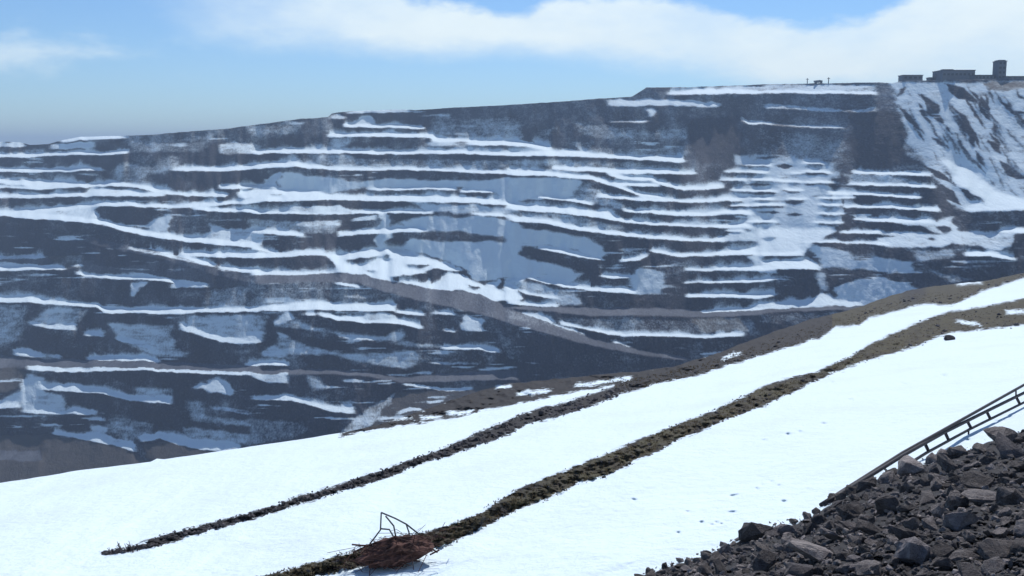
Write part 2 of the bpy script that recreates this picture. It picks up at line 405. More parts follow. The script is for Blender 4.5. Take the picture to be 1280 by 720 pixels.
# --- tile (320,130)
t = (320, 130)
poly(*t, '880,60 960,45 1020,80 1280,60 1280,150 1060,160 880,150', 'S', 0.42)
poly(*t, '0,115 130,100 240,90 210,150 0,155', 'S', 0.45)
poly(*t, '510,70 570,60 590,105 440,115', 'M', 0.85)
poly(*t, '400,170 500,170 440,225 380,225', 'S', 0.6)
poly(*t, '150,260 420,250 560,270 1280,290 1280,330 560,315 300,308', 'S', 0.45)
poly(*t, '110,345 180,335 260,362 380,372 520,392 720,372 1000,388 1280,372 1280,480 1200,440 1000,415 560,420 380,450 280,430 130,430', 'S', 0.95)
poly(*t, '60,350 110,340 112,420 50,420', 'M', 0.9)
poly(*t, '760,490 1000,500 1280,520 1280,548 1050,545 840,530', 'S', 0.8)
poly(*t, '0,575 240,590 420,590 400,650 200,640 0,620', 'S', 0.5)
poly(*t, '740,595 840,560 1000,570 1150,562 1280,585 1280,665 1150,655 1000,632 850,640 760,625', 'S', 0.97)
poly(*t, '690,730 780,680 1000,690 1280,690 1280,730', 'S', 0.97)
poly(*t, '620,540 660,540 680,640 625,720 600,720', 'M', 0.92)
band(*t, '370,58,75 420,55,78 450,60,74', 'M', 0.7); band(*t, '450,40,52 560,30,46 700,27,42 770,30,40', 'M', 0.9)
band(*t, '440,100,118 560,100,118 700,105,118 840,110,125'); band(*t, '360,148,165 500,145,165 700,145,165 840,145,165 900,160,178')
band(*t, '880,165,190 1000,175,200 1100,178,205 1280,185,208'); band(*t, '850,190,210 1060,190,212', 'M', 0.6)
band(*t, '0,230,248 130,225,248 400,228,245 600,230,250 760,235,250 900,228,248 1000,232,248 1280,242,260')
band(*t, '0,300,325 100,288,318 200,290,312 300,308,325 420,315,330 600,318,332 760,315,330 900,322,336 1100,330,345 1280,335,350')
band(*t, '0,425,490 60,420,490 140,428,488 280,432,482 380,455,480 600,458,485 760,455,490 1000,462,490 1280,482,508')
band(*t, '80,448,462 130,448,462', 'K', 0.1)
band(*t, '560,420,430 700,418,430 860,412,426 1000,418,432'); band(*t, '1020,428,440 1190,428,442'); band(*t, '0,400,412 100,405,415')
band(*t, '0,535,548 160,535,550 340,535,550 480,530,548 640,530,545 880,532,548')
band(*t, '160,510,538 330,512,545 420,508,540 480,525,545', 'M', 0.8); band(*t, '1080,545,555 1180,542,560 1280,550,566', 'F', 0.9)
band(*t, '480,572,585 600,552,580', 'M', 0.95); band(*t, '200,590,610 420,580,605', 'M', 0.7)
band(*t, '0,618,640 100,630,655 240,645,660'); band(*t, '410,640,662 640,620,645 800,612,640 850,625,640')
# --- tile (640,100)
t = (640, 100)
poly(*t, '300,210 340,280 680,300 900,290 900,240 700,250', 'S', 0.42)
poly(*t, '300,320 560,350 880,340 860,385 460,380', 'S', 0.42)
poly(*t, '130,240 230,230 180,320 120,300', 'S', 0.4); poly(*t, '0,220 50,220 40,290 0,290', 'S', 0.5)
poly(*t, '0,490 150,490 320,500 300,590 150,580 120,600 0,605', 'S', 0.97)
poly(*t, '340,520 440,540 560,620 560,650 420,620 300,590', 'S', 0.55)
poly(*t, '1110,370 1290,380 1290,590 1100,600 1130,500', 'L', 0.70)
poly(*t, '0,400 300,400 800,430 800,445 200,432 0,440', 'S', 0.5)
band(*t, '480,95,130 600,100,130 700,95,125 850,100,130 1000,110,135 1040,118,135', 'M', 0.85)
band(*t, '960,32,55 1280,32,55', 'M', 0.6); band(*t, '780,62,76 850,56,74 940,42,70 1280,56,66', 'F', 0.85)
poly(*t, '680,140 705,140 705,180 680,180', 'M', 0.8)
band(*t, '480,205,212 690,200,210', 'F', 0.55); band(*t, '1150,185,200 1180,205,220 1280,210,225', 'F', 0.75)
band(*t, '0,302,330 80,308,332 200,335,362'); band(*t, '0,358,380 150,355,382 300,352,380 440,372,388 600,378,396 840,382,412 865,400,410')
band(*t, '0,440,474 150,452,478 300,472,490 400,480,500 520,520,535 640,565,580 760,580,596')
band(*t, '200,430,450 420,440,456 480,445,465 700,445,470 920,460,470')
band(*t, '480,455,475 560,480,495 700,490,505 760,515,530 860,535,550 960,530,548 1060,515,540')
band(*t, '500,510,525 620,512,530 740,520,535')
band(*t, '430,570,585 600,585,600 760,592,606 830,596,610 1000,595,610 1080,585,605 1280,590,606')
band(*t, '130,580,590 260,590,602 400,612,624')
band(*t, '0,612,640 160,630,650 300,645,665 480,660,690 520,690,705'); band(*t, '0,680,700 120,700,715')
band(*t, '560,640,655 700,655,668 850,665,680 1000,660,678 1100,650,670 1280,630,660')
for q in ((1120, 430, 1190, 440, 18), (1130, 480, 1170, 490, 12), (1215, 485, 1245, 492, 16), (1190, 545, 1250, 540, 14), (1090, 610, 1130, 640, 20)): stroke(*t, *q)
poly(*t, '1130,585 1300,585 1300,730 1240,730 1200,690 1100,690 1150,650', 'M', 0.86)
# --- tile (960,80)
t = (960, 80)
poly(*t, '0,330 380,370 400,460 360,520 0,450', 'S', 0.36)
poly(*t, '-10,450 130,460 160,480 350,500 350,530 380,560 300,580 320,730 -10,730', 'L', 0.74)
poly(*t, '150,500 250,545 300,560 290,640 320,730 130,730 170,620', 'L', 0.97)
for q in ((-30, 470, 60, 466, 14), (-60, 530, -10, 535, 16), (240, 600, 330, 604, 12), (-80, 600, 40, 606, 14), (200, 660, 330, 664, 12), (-60, 645, 30, 650, 12)): stroke(*t, *q)
poly(*t, '610,95 1290,85 1290,730 920,730 860,610 780,510 700,400 680,300 640,190', 'L', 0.80)
poly(*t, '880,470 1000,520 1150,640 1290,700 1290,730 960,730 1040,690 1100,690 940,590', 'A', 1.0)
poly(*t, '690,380 780,480 740,490 690,440', 'S', 0.5)
band(*t, '0,100,140 300,105,140 540,105,148', 'M', 0.6); band(*t, '0,130,142 300,135,148 540,140,152')
band(*t, '0,195,220 200,215,230 340,225,240 480,226,240 540,212,236', 'M', 0.62); band(*t, '0,290,300 100,300,312 380,312,322', 'F', 0.6)
poly(*t, '1060,90 1290,90 1290,130 1100,130', 'D', 0.25)
for q in ((650, 205, 795, 365, 34), (740, 185, 825, 315, 30), (765, 145, 885, 310, 70), (815, 365, 905, 418, 28), (900, 190, 1035, 385, 66), (1055, 160, 1112, 285, 66),
          (1095, 375, 1172, 455, 36), (1155, 475, 1285, 605, 56), (1030, 430, 1102, 535, 30), (765, 500, 935, 603, 34), (955, 620, 1105, 702, 60), (855, 600, 965, 712, 50),
          (870, 95, 1045, 195, 66), (1220, 240, 1275, 247, 20), (1125, 290, 1142, 360, 34), (640, 170, 690, 100, 26), (720, 300, 790, 400, 20), (880, 300, 915, 355, 18),
          (1000, 345, 1035, 420, 24), (40, 512, 130, 510, 24), (0, 575, 160, 572, 16), (0, 688, 190, 690, 14), (60, 630, 110, 625, 12), (180, 515, 220, 518, 12), (360, 540, 375, 580, 20),
          (640, 575, 820, 570, 34)): stroke(*t, *q)
rs = random.Random(5)
for k in range(70):
    y_ = rs.uniform(95, 620); x_ = rs.uniform(max(640, 560 + y_ * 0.55), 1290); q_ = rs.uniform(60, 230)
    stroke(*t, x_, y_, x_ + q_ * rs.uniform(0.45, 0.8), y_ + q_, rs.uniform(7, 17), rs.uniform(0.12, 0.5))
poly(*t, '900,480 1000,530 1150,640 1290,690 1290,730 960,730 1100,700 960,600', 'A', 1.0)
band(*t, '400,552,592 560,556,592 700,575,600', 'S', 0.5); band(*t, '300,582,612 450,606,625 600,618,640 760,625,650', 'K', 0.15)
band(*t, '300,655,695 500,660,700 770,680,705', 'K', 0.12); band(*t, '380,545,560 560,555,585 620,560,585', 'S', 0.55)
band(*t, '420,530,545 640,540,555 820,545,560'); band(*t, '400,595,606 500,590,605 700,600,612 840,605,620')
band(*t, '300,635,655 480,640,652 640,652,668 770,660,672')
poly(*t, '780,640 840,620 900,720 780,720', 'K', 0.08)
# --- tile (0,320)
t = (0, 320)
poly(*t, '0,100 500,110 500,200 260,215 0,195', 'S', 0.22)
poly(*t, '1000,240 1040,170 1200,150 1280,180 1280,255', 'S', 0.42)
poly(*t, '0,240 120,240 100,420 0,440', 'S', 0.45)
poly(*t, '260,260 460,260 380,350 260,350 150,330', 'S', 0.6)
poly(*t, '560,340 720,340 860,350 880,460 950,480 950,510 780,500 600,420', 'S', 0.62)
poly(*t, '900,340 960,290 1100,290 1290,300 1290,430 1180,435 1080,420 920,375', 'S', 0.66)
poly(*t, '650,140 745,130 655,200', 'M', 0.92)
poly(*t, '230,0 420,0 400,60 280,60', 'D', 0.3)
band(*t, '0,55,75 90,45,72 240,45,68 330,55,68', 'F', 0.85)
band(*t, '380,75,92 460,95,105 580,98,118 700,100,120 820,105,125 900,125,140 1040,135,155'); band(*t, '850,140,160 920,128,158 1020,140,160', 'M', 0.9)
band(*t, '0,205,230 150,200,232 260,222,240 400,232,250 490,240,258 520,258,285 700,260,288 900,255,290 1000,258,280 1280,258,278')
band(*t, '150,325,340 240,340,362 380,340,372', 'A', 0.85); band(*t, '420,375,400 520,370,405', 'A', 0.75); band(*t, '580,400,420 660,410,440 760,450,470', 'A', 0.85)
band(*t, '900,330,370 1000,370,395 1100,400,430 1200,410,438 1280,405,432', 'A', 0.95)
band(*t, '0,495,560 100,515,560 400,518,556 800,528,565 1280,550,582', 'R', 0.05)
band(*t, '70,465,495 130,458,500 220,485,505', 'A', 0.92); band(*t, '250,490,505 310,500,520', 'A', 0.7); band(*t, '430,502,520 600,500,525 720,500,525 800,515,530', 'F', 0.95)
band(*t, '130,550,570 210,548,575 300,560,580 400,560,578 760,560,572 900,570,585 1100,578,592 1280,582,598', 'F', 0.9); band(*t, '1230,535,550 1280,535,550', 'F', 0.9)
poly(*t, '0,560 130,555 120,640 0,720', 'D', 0.12, 3)
poly(*t, '980,660 1090,605 1170,640 1150,700', 'M', 0.85)
# --- tile (0,430)
t = (0, 430)
poly(*t, '140,150 220,170 220,240 310,260 320,345 120,340 110,290 0,325 0,290 100,240', 'S', 0.8)
poly(*t, '660,215 860,220 850,265 670,260', 'S', 0.55)
poly(*t, '560,370 760,400 720,460 640,500 560,430', 'S', 0.5)
poly(*t, '900,280 1030,290 1020,360 1280,390 1280,420 950,380', 'S', 0.5)
poly(*t, '910,410 1280,460 1280,500 1180,500 930,470', 'S', 0.5)
poly(*t, '0,455 260,455 420,480 600,510 770,600 760,680 0,760', 'D', 0.03)
poly(*t, '0,530 200,530 220,580 0,590', 'R', 0.05)
poly(*t, '720,500 860,480 1080,550 880,590 750,580', 'D', 0.05)
poly(*t, '460,400 550,420 540,470 450,460', 'M', 0.8)
band(*t, '200,208,225 280,205,235 380,200,240 520,225,250 660,260,285 780,262,295 860,262,300', 'A', 0.95)
band(*t, '0,300,325 100,285,318', 'A', 0.85); band(*t, '110,325,345 320,335,352 380,320,352 480,330,352', 'A', 0.9); band(*t, '450,365,380 520,370,385', 'A', 0.85)
band(*t, '260,440,452 380,450,470 480,440,490 560,470,505 680,500,540', 'A', 0.9); band(*t, '700,460,490 800,440,470 880,455,500 960,485,520 1080,490,535 1200,505,522', 'A', 0.95)
band(*t, '1060,310,325 1250,335,355', 'A', 0.5)
# --- tile (320,290)
t = (320, 290)
poly(*t, '780,60 1000,50 1290,60 1290,230 1120,245 1040,180 830,110 760,80', 'S', 1.0)
poly(*t, '150,310 400,290 380,350 120,360', 'M', 0.6)
poly(*t, '0,240 150,250 400,240 520,290 640,320 600,350 0,360', 'S', 0.30)
poly(*t, '110,470 200,440 400,500 600,520 740,480 740,540 940,570 900,580 600,545 400,510', 'S', 0.6)
poly(*t, '110,490 200,540 280,570 380,600 560,615 780,590 820,630 760,690 600,660 380,620 100,610', 'S', 0.66)
poly(*t, '80,440 160,395 200,430 110,470', 'M', 0.85)
poly(*t, '340,110 450,100 620,80 720,85 820,125 1040,185 1000,195 880,185 830,210 900,260 960,200 1050,210 1130,270 1210,240 1290,240 1290,355 1180,340 1080,300 900,290 700,250 620,230 520,210 350,205 400,160 340,130', 'F', 1.0, 0.8)
for s in ('440,135 600,125 560,162 440,162', '620,115 660,115 655,148 622,145', '735,172 790,158 862,170 830,188', '680,222 860,203 840,252 700,247', '1040,265 1100,270 1090,290 1050,285', '1210,235 1235,240 1255,290 1220,285', '550,195 595,192 590,206 552,206', '860,240 910,200 930,205 890,260'):
    poly(*t, s, 'K', 0.1, 0.7)
band(*t, '0,75,88 60,90,100 120,105,112'); band(*t, '0,108,132 100,108,128 250,92,115 350,90,120'); band(*t, '0,198,218 200,200,215 380,198,212')
band(*t, '0,375,392 150,360,392 280,345,390 420,360,395 700,355,395'); band(*t, '390,248,258 520,270,280'); band(*t, '450,315,330 560,320,330', 'M', 0.5)
band(*t, '310,400,415 400,418,440 560,425,455 720,430,460 830,470,485', 'F', 0.95); poly(*t, '560,400 640,395 720,440 540,440', 'M', 0.9); band(*t, '240,405,418 300,405,418'); band(*t, '700,388,405 840,405,420')
band(*t, '420,513,525 530,518,535 610,533,545', 'A', 0.8); band(*t, '930,570,585 1110,568,588 1220,588,605'); band(*t, '870,650,660 1120,650,662', 'A', 0.5)
poly(*t, '1010,470 1050,410 1140,430 1140,495 1030,490', 'M', 0.92); band(*t, '880,398,410 1000,405,415', 'A', 0.85); band(*t, '940,485,495 1000,490,500', 'A', 0.7)
poly(*t, '30,600 100,560 150,625 40,620', 'M', 0.9); poly(*t, '0,505 35,495 20,540 0,540', 'M', 0.8); band(*t, '0,655,668 80,650,668 160,650,668')
# --- tile (320,400)
t = (320, 400)
poly(*t, '0,490 240,510 280,550 0,640', 'S', 0.35)
band(*t, '0,248,272 160,245,270 400,250,272 560,262,282 740,288,312 900,270,310 1100,255,300 1290,250,300', 'R', 0.06)
band(*t, '0,262,285 60,270,315 160,262,315', 'M', 0.8); poly(*t, '230,280 300,280 390,340 300,345', 'S', 0.6)
band(*t, '0,375,395 180,378,405 280,415,430 360,430,455 490,435,470', 'A', 0.92)
poly(*t, '695,360 670,430 540,562 430,560 500,480 560,445', 'D', 0.52, 0.8)
poly(*t, '690,370 1280,320 1280,470 700,560 560,562', 'D', 0.04)
# --- tile (640,260)
t = (640, 260)
poly(*t, '0,10 300,40 560,100 540,120 300,85 0,35', 'S', 0.5)
poly(*t, '0,98 200,118 380,150 460,190 480,240 420,250 300,210 200,195 120,190 0,190', 'S', 0.97)
poly(*t, '0,190 80,250 160,270 300,305 360,325 280,380 100,340 0,350', 'S', 0.95)
poly(*t, '590,340 640,300 750,320 750,430 620,430', 'S', 1.0)
poly(*t, '0,370 100,370 340,440 380,490 240,490 160,440', 'S', 0.66)
poly(*t, '1060,140 1100,110 1200,90 1290,80 1290,175 1200,165 1000,168', 'M', 0.95)
poly(*t, '1180,250 1290,180 1290,330 1240,320', 'M', 0.85)
poly(*t, '200,545 500,555 900,560 1200,560 1200,620 800,625 560,620 360,590', 'S', 0.36)
poly(*t, '900,550 1150,545 1150,615 950,625', 'D', 0.3)
band(*t, '0,488,502 200,498,516 400,498,540 700,500,538 900,512,546 1100,508,542 1290,498,528', 'R', 0.10)
band(*t, '0,35,50 150,55,75 300,85,105 400,100,120 540,120,138 700,138,155 850,150,165 1000,155,170 1060,140,165')
band(*t, '0,-10,5 60,0,12 300,12,32 480,35,55 560,60,75 700,70,85 900,85,95 1100,82,100 1200,70,95 1280,50,80'); band(*t, '680,8,18 820,20,32 1000,22,38 1100,15,30 1280,0,25')
band(*t, '690,203,215 830,230,245 1000,222,240 1180,205,235 1280,170,232'); band(*t, '120,193,205 250,200,225 320,225,240 460,255,264'); band(*t, '540,258,270 640,245,265 680,220,240')
band(*t, '440,335,345 500,335,352 600,338,350'); band(*t, '80,340,352 250,378,392 400,400,415 560,395,425 620,415,430'); band(*t, '870,302,312 940,305,315 1280,285,310'); band(*t, '860,370,378 1100,358,375 1280,350,368', 'F', 0.85)
band(*t, '870,430,448 1100,425,445 1230,430,455 1280,422,445'); band(*t, '0,352,370 60,350,362', 'F', 0.9); band(*t, '20,395,410 80,425,435 230,445,455'); band(*t, '0,468,480 100,475,490 230,485,495')
poly(*t, '0,510 160,530 200,560 180,592 100,578 0,545', 'A', 1.0); band(*t, '180,575,590 360,625,637'); band(*t, '240,565,580 360,595,605 480,615,630 560,625,640 800,628,642 960,635,650 1160,620,640'); band(*t, '500,660,672 600,690,705', 'F', 0.55)
band(*t, '940,513,525 1140,500,512 1280,485,505')
for q in ((1120, 190, 1210, 178, 20), (1150, 110, 1200, 112, 18), (1245, 95, 1275, 92, 10), (1235, 170, 1262, 165, 14)): stroke(*t, *q)
# --- tile (960,230)
t = (960, 230)
poly(*t, '-30,110 300,120 330,225 200,260 -30,250', 'L', 0.88)
poly(*t, '-10,220 360,225 240,290 190,340 -10,350', 'A', 1.0)
for q in ((-20, 140, 60, 145, 16), (90, 152, 180, 150, 14), (80, 96, 190, 94, 14), (-20, 275, 45, 270, 16), (20, 200, 70, 205, 10)): stroke(*t, *q)
poly(*t, '560,175 830,185 960,150 1060,240 1290,200 1290,290 1150,330 980,300 960,270', 'M', 0.78)
poly(*t, '560,235 980,260 980,300 720,325 560,305', 'M', 0.88)
poly(*t, '220,310 420,340 400,380 560,370 720,390 740,440 600,440 380,420 270,410', 'S', 0.92)
poly(*t, '720,330 900,330 950,370 740,390', 'S', 0.62); poly(*t, '740,420 960,470 1060,480 900,490', 'S', 0.55)
poly(*t, '330,510 560,465 770,520 700,560 520,615 350,575', 'S', 1.0)
poly(*t, '930,140 1060,190 1050,240 980,240 930,190', 'K', 0.2); poly(*t, '1215,260 1290,240 1290,380 1230,360', 'K', 0.1)
poly(*t, '250,440 300,440 312,525 255,545', 'S', 0.75)
for q in ((370, 140, 560, 140, 34), (370, 205, 550, 205, 36), (330, 262, 640, 262, 26), (560, 80, 780, 95, 30), (330, 75, 540, 75, 34), (640, 150, 830, 155, 30), (840, 215, 930, 235, 40), (790, 275, 840, 278, 12), (640, 35, 730, 32, 30)): stroke(*t, *q)
band(*t, '370,105,118 560,105,120 860,120,138'); band(*t, '430,170,182 560,170,190 830,180,195'); band(*t, '360,232,245 560,230,250'); band(*t, '190,280,290 400,288,298 600,290,305')
band(*t, '980,340,360 1100,335,362 1240,370,382', 'F', 0.95); band(*t, '1160,222,240 1280,225,245', 'F', 0.95)
band(*t, '0,345,360 180,330,360'); band(*t, '0,385,430 200,370,425 260,410,428'); band(*t, '0,362,385 180,362,380', 'K', 0.08)
poly(*t, '-10,595 180,575 270,540 360,580 500,595 480,607 -10,625', 'A', 0.97); band(*t, '0,545,560 40,545,560'); band(*t, '0,470,482 100,470,480', 'F', 0.8)
band(*t, '0,625,640 500,608,625', 'R', 0.1); poly(*t, '0,645 400,640 300,700 0,700', 'S', 0.36)
# bench lips running on through the snow chute
rs = random.Random(9)
for k, y_ in enumerate((206, 217, 227, 238, 248, 258, 268, 278, 290)):
    for x_ in (915, 948, 985, 1018):
        a_ = x_ + rs.uniform(-14, 10); l_ = rs.uniform(14, 38); q_ = y_ + rs.uniform(-1.5, 1.5)
        if rs.random() < 0.72:
            band(0, 0, '%g,%g,%g %g,%g,%g' % (a_, q_, q_ + rs.uniform(2.0, 4.5), a_ + l_, q_ + 0.6, q_ + rs.uniform(2.0, 4.0)), 'K', rs.uniform(0.15, 0.5), 1.0)
            band(0, 0, '%g,%g,%g %g,%g,%g' % (a_ - 4, q_ - 2.6, q_ - 0.2, a_ + l_ + 4, q_ - 2.2, q_ + 0.2), 'F', 1.0, 1.0)
# main haul road, sweeping from the left down through the pit (photo pixels)
band(0, 0, '60,291,298 100,294,302 160,306,315 220,320,329 270,335,344 320,344,354 340,344,354', 'R', 0.22, 1.0, 0.55)
band(0, 0, '320,344,355 380,341,352 450,343,354 480,350,365 520,358,374 560,363,384 600,367,392 640,386,405 680,401,415 720,415,427 760,427,436 800,437,443 860,447,451', 'R', 0.14, 1.0, 0.9)
band(0, 0, '320,339,344 400,340,343', 'F', 1.0, 1.0)

led = sstep(fbm(GX / 42 + 0.02 * GY, GY / 3.4 + 0.12 * fbm(GX / 60, GY / 40, 45), 47, 3), 0.26, 0.55) * sstep(fbm(GX / 90, GY / 30, 49, 2), -0.1, 0.4)
led *= 1 - sstep(GX, 830, 870) * (1 - sstep(GX, 1120, 1150)) * (1 - sstep(GY, 195, 225))
led *= (road < 0.7) * (snow < 0.75)
snow = np.where(led > 0, np.maximum(snow, snow + (0.80 - snow) * led), snow); tanb += (0.55 - tanb) * led * 0.8 * (tanb > 0.9)
tanb += 0.12 * fbm(GX / 24, GY / 9, 35, 3) * sstep(tanb, 0.4, 0.9)
snow += (0.34 * fbm(GX / 16, GY / 3.5, 37, 4)) * sstep(snow, 0.3, 0.6)
# drifted snow climbing raggedly up the foot of each face above a snowy bench
flatm = sstep(0.6 - tanb, 0.0, 0.3) * sstep(snow, 0.6, 0.9); acc = np.zeros(len(xs))
SLX = GX + 1.1 * GY * np.sign(fbm(GX / 160, GY / 90, 30, 2)) * 0.6
reach = 2.0 + 9.0 * np.clip(fbm(SLX / 26, GY / 45, 27, 3) + 0.18, 0, 1) + 2.0 * np.clip(fbm(SLX / 8, GY / 25, 29, 2), 0, 1)
for k in range(len(ys) - 1, -1, -1):
    acc = np.maximum(flatm[k], acc * np.exp(-0.5 / reach[k]))
    nr = road[k] < 0.6; snow[k] = np.where(nr, np.maximum(snow[k], np.minimum(acc * 1.15, 0.95) - 0.06), snow[k]); tanb[k] = np.where(nr & (tanb[k] > 0.5), tanb[k] + (0.42 - tanb[k]) * np.minimum(acc * 1.1, 1) ** 1.5, tanb[k])

for q in ('498,514,518 512,509,514 528,511,513', '535,502,505 553,499,502', '527,520,525 552,519,522', '475,522,525 515,521,524', '503,478,481 530,482,485 560,486,489 590,484,487', '620,482,487 638,481,485'): band(0, 0, q, 'A', 1.0, 1.0)
# integrate the slope classes into depth, bottom of the picture upwards
RU, RM = ray(GX, GY)
dmv = np.zeros_like(GX); dmv[:-1] = RM[1:] - RM[:-1]
step = dmv / np.maximum(tanb + RM, 0.10)
L = np.cumsum(step[::-1], 0)[::-1]
Lx = blur(L[:, ::8], 70 / 8, 1); Lx = np.stack([np.interp(xs, xs[::8], q) for q in Lx]); Lr = L - Lx
L = Lx + (Lr - blur(Lr, 26 * SY, 0))
gully = fbm(GX / 7, GY / 40, 61, 3) * 0.6 + fbm(GX / 4, GY / 9, 71, 2) * 0.4
L = blur(L, 2.2, 1) + 0.0022 * gully * np.clip((tanb - 0.5), 0, 1)
D_BOTTOM = 560.0
trend = 0.10 * sstep(-GX, -700, 100) - 0.16 * sstep(GX, 900, 1400)
L = L + trend + math.log(D_BOTTOM)

def sample(A, X, Y):
    x = np.abs(X); x = np.where(x > 1280, 2560 - x, x); x = np.clip(np.abs(x), 0, 1279.99)
    y = np.clip((Y - Y0) * SY, 0, A.shape[0] - 1.01)
    xi = x.astype(int); yi = y.astype(int); fx = x - xi; fy = y - yi
    return (A[yi, xi] * (1 - fx) + A[yi, xi + 1] * fx) * (1 - fy) + (A[yi + 1, xi] * (1 - fx) + A[yi + 1, xi + 1] * fx) * fy

colsX = np.concatenate([np.arange(-1240, -80, 16.0), np.arange(-80, 1360, 1.6), np.arange(1360, 2520, 16.0)])
rimY = np.interp(colsX, RIM[:, 0], RIM[:, 1]) + 0.5 * fbm(colsX / 9, colsX * 0, 81)
NR = 440
tt = np.linspace(0, 1, NR)
PX = np.broadcast_to(colsX, (NR, len(colsX))).copy(); PY = rimY[None, :] + (652 - rimY[None, :]) * tt[:, None]
u, m_ = ray(PX, PY); d = np.exp(sample(L, PX, PY))
wall = np.stack([u * d, d, -m_ * d], -1)
wall_attr = {k: sample(A, PX, PY) for k, A in (('snow', snow), ('road', road), ('dirt', dirt))}
# plateau behind the rim (rows before the rim) and pit floor (rows after the foot)
def extra(row, fac, dz):
    e = row.copy(); e[:, 0] *= fac; e[:, 1] *= fac; e[:, 2] += dz
    return e
pre = [extra(wall[0], f, z) for f, z in ((6.0, -190), (3.0, -70), (1.8, -24), (1.25, -7), (1.06, -1.6), (1.015, -0.3))]
post = [extra(wall[-1], f, z) for f, z in ((0.9, -1.5), (0.6, -3), (0.2, -4))]
wall_all = np.concatenate([np.stack(pre), wall, np.stack(post)])
for k in wall_attr:
    a = wall_attr[k]; top = np.full((len(pre), a.shape[1]), 0.75 if k == 'snow' else 0.0); bot = np.full((len(post), a.shape[1]), 0.2 if k == 'snow' else 0.0)
    wall_attr[k] = np.concatenate([top, a, bot])
pit = link('terraced_mine_hillside', grid_mesh('terraced_mine_hillside', wall_all, wall_attr), m_wall)
tag(pit, 'dark terraced open pit mine wall with snow lying on every bench', None, None, 'structure')

def wall_point(X, Y, back=0.0):
    u, m = ray(np.array([float(X)]), np.array([float(Y)])); dd = float(np.exp(sample(L, np.array([float(X)]), np.array([float(Y)])))[0]) * (1 + back)
    return Vector((u[0] * dd, dd, -m[0] * dd))

# ------------------------------------------------------------------ foreground hillside
H = 5.0
AX, AY = 0.124, 0.168
BROW = np.array([(-1300, 800), (-300, 652), (0, 604), (100, 588), (150, 582), (188, 577), (196, 573), (205, 574), (290, 562), (400, 545), (430, 541), (470, 532), (510, 519), (550, 505), (600, 489),
    (640, 479), (700, 473), (740, 469), (800, 464), (850, 456), (900, 441), (930, 429), (960, 418), (1000, 403), (1060, 388), (1100, 374), (1140, 362), (1190, 356), (1240, 350), (1280, 342), (1400, 322), (1600, 296)], float)
B0 = parse('425,541,546 470,525,537 495,488,533 560,478,523 640,470,506 700,468,493 760,464,483 768,463,482 772,462,494 820,458,480 880,444,467 905,436,458 960,414,442 1000,398,430 1025,392,422 1044,386,409 1074,378,406 1085,372,397 1110,366,391 1130,360,386 1157,354,379 1190,352,382 1225,346,365 1250,342,357 1280,336,347 1400,310,322', 3)
STONE = parse('128,690,694 165,683,690 200,670,682 240,660,670 290,647,656 340,633,641 370,621,631 420,607,617 470,590,601 515,574,584 560,558,570 600,540,556 640,523,541 660,515,530 715,500,516 775,482,494', 3)
BANK = parse('300,728,740 340,717,732 406,698,719 455,684,707 500,672,699 554,658,684 604,638,660 644,612,639 697,591,620 722,581,604 757,567,597 791,552,579 810,544,570 841,532,554 897,510,530 960,479,506 1020,463,477 1060,446,460 1092,427,449 1135,407,437 1172,392,422 1197,387,416 1240,381,412 1280,372,406 1400,340,380', 3)
HEAP = np.array([(600, 900), (740, 748), (795, 722), (830, 707), (880, 692), (925, 672), (960, 655), (990, 650), (1015, 642), (1040, 624), (1075, 606), (1095, 598), (1150, 576), (1190, 567), (1220, 556), (1245, 545), (1280, 536), (1400, 505), (1700, 450)], float)
PATCH = [parse(s, 3) for s in ('498,514,518 512,509,514 528,511,513', '535,502,505 553,499,502', '527,520,525 552,519,522', '560,515,519 590,512,516', '475,522,525 515,521,524', '620,482,487 638,481,485', '648,490,494 665,488,494 687,486,489',
    '720,480,484 760,475,480 788,470,475', '905,446,450 912,442,446 925,440,443', '1196,400,403 1210,401,406 1226,406,408', '1258,388,392 1282,386,392', '1197,352,356 1226,352,355')]
FOOT = [(952, 606), (964, 602), (974, 607), (946, 611), (915, 620), (921, 619), (917, 640), (912, 641), (895, 653), (902, 655), (907, 652), (877, 653), (890, 656), (1010, 612), (980, 627), (1000, 540), (985, 543), (1030, 530), (955, 551), (1064, 500),
        (860, 640), (848, 666), (793, 625), (770, 640), (1040, 478), (1180, 470), (1130, 480), (1245, 527), (1262, 521), (1210, 550)]

def bandsdf(b, X, Y):
    """pixels inside a band (negative outside)"""
    T = np.interp(X, b[:, 0], b[:, 1]); B = np.interp(X, b[:, 0], b[:, 2])
    v = np.minimum(Y - T, B - Y)
    ex = np.minimum(X - b[0, 0], b[-1, 0] - X)
    return np.minimum(v, ex * 0.5)

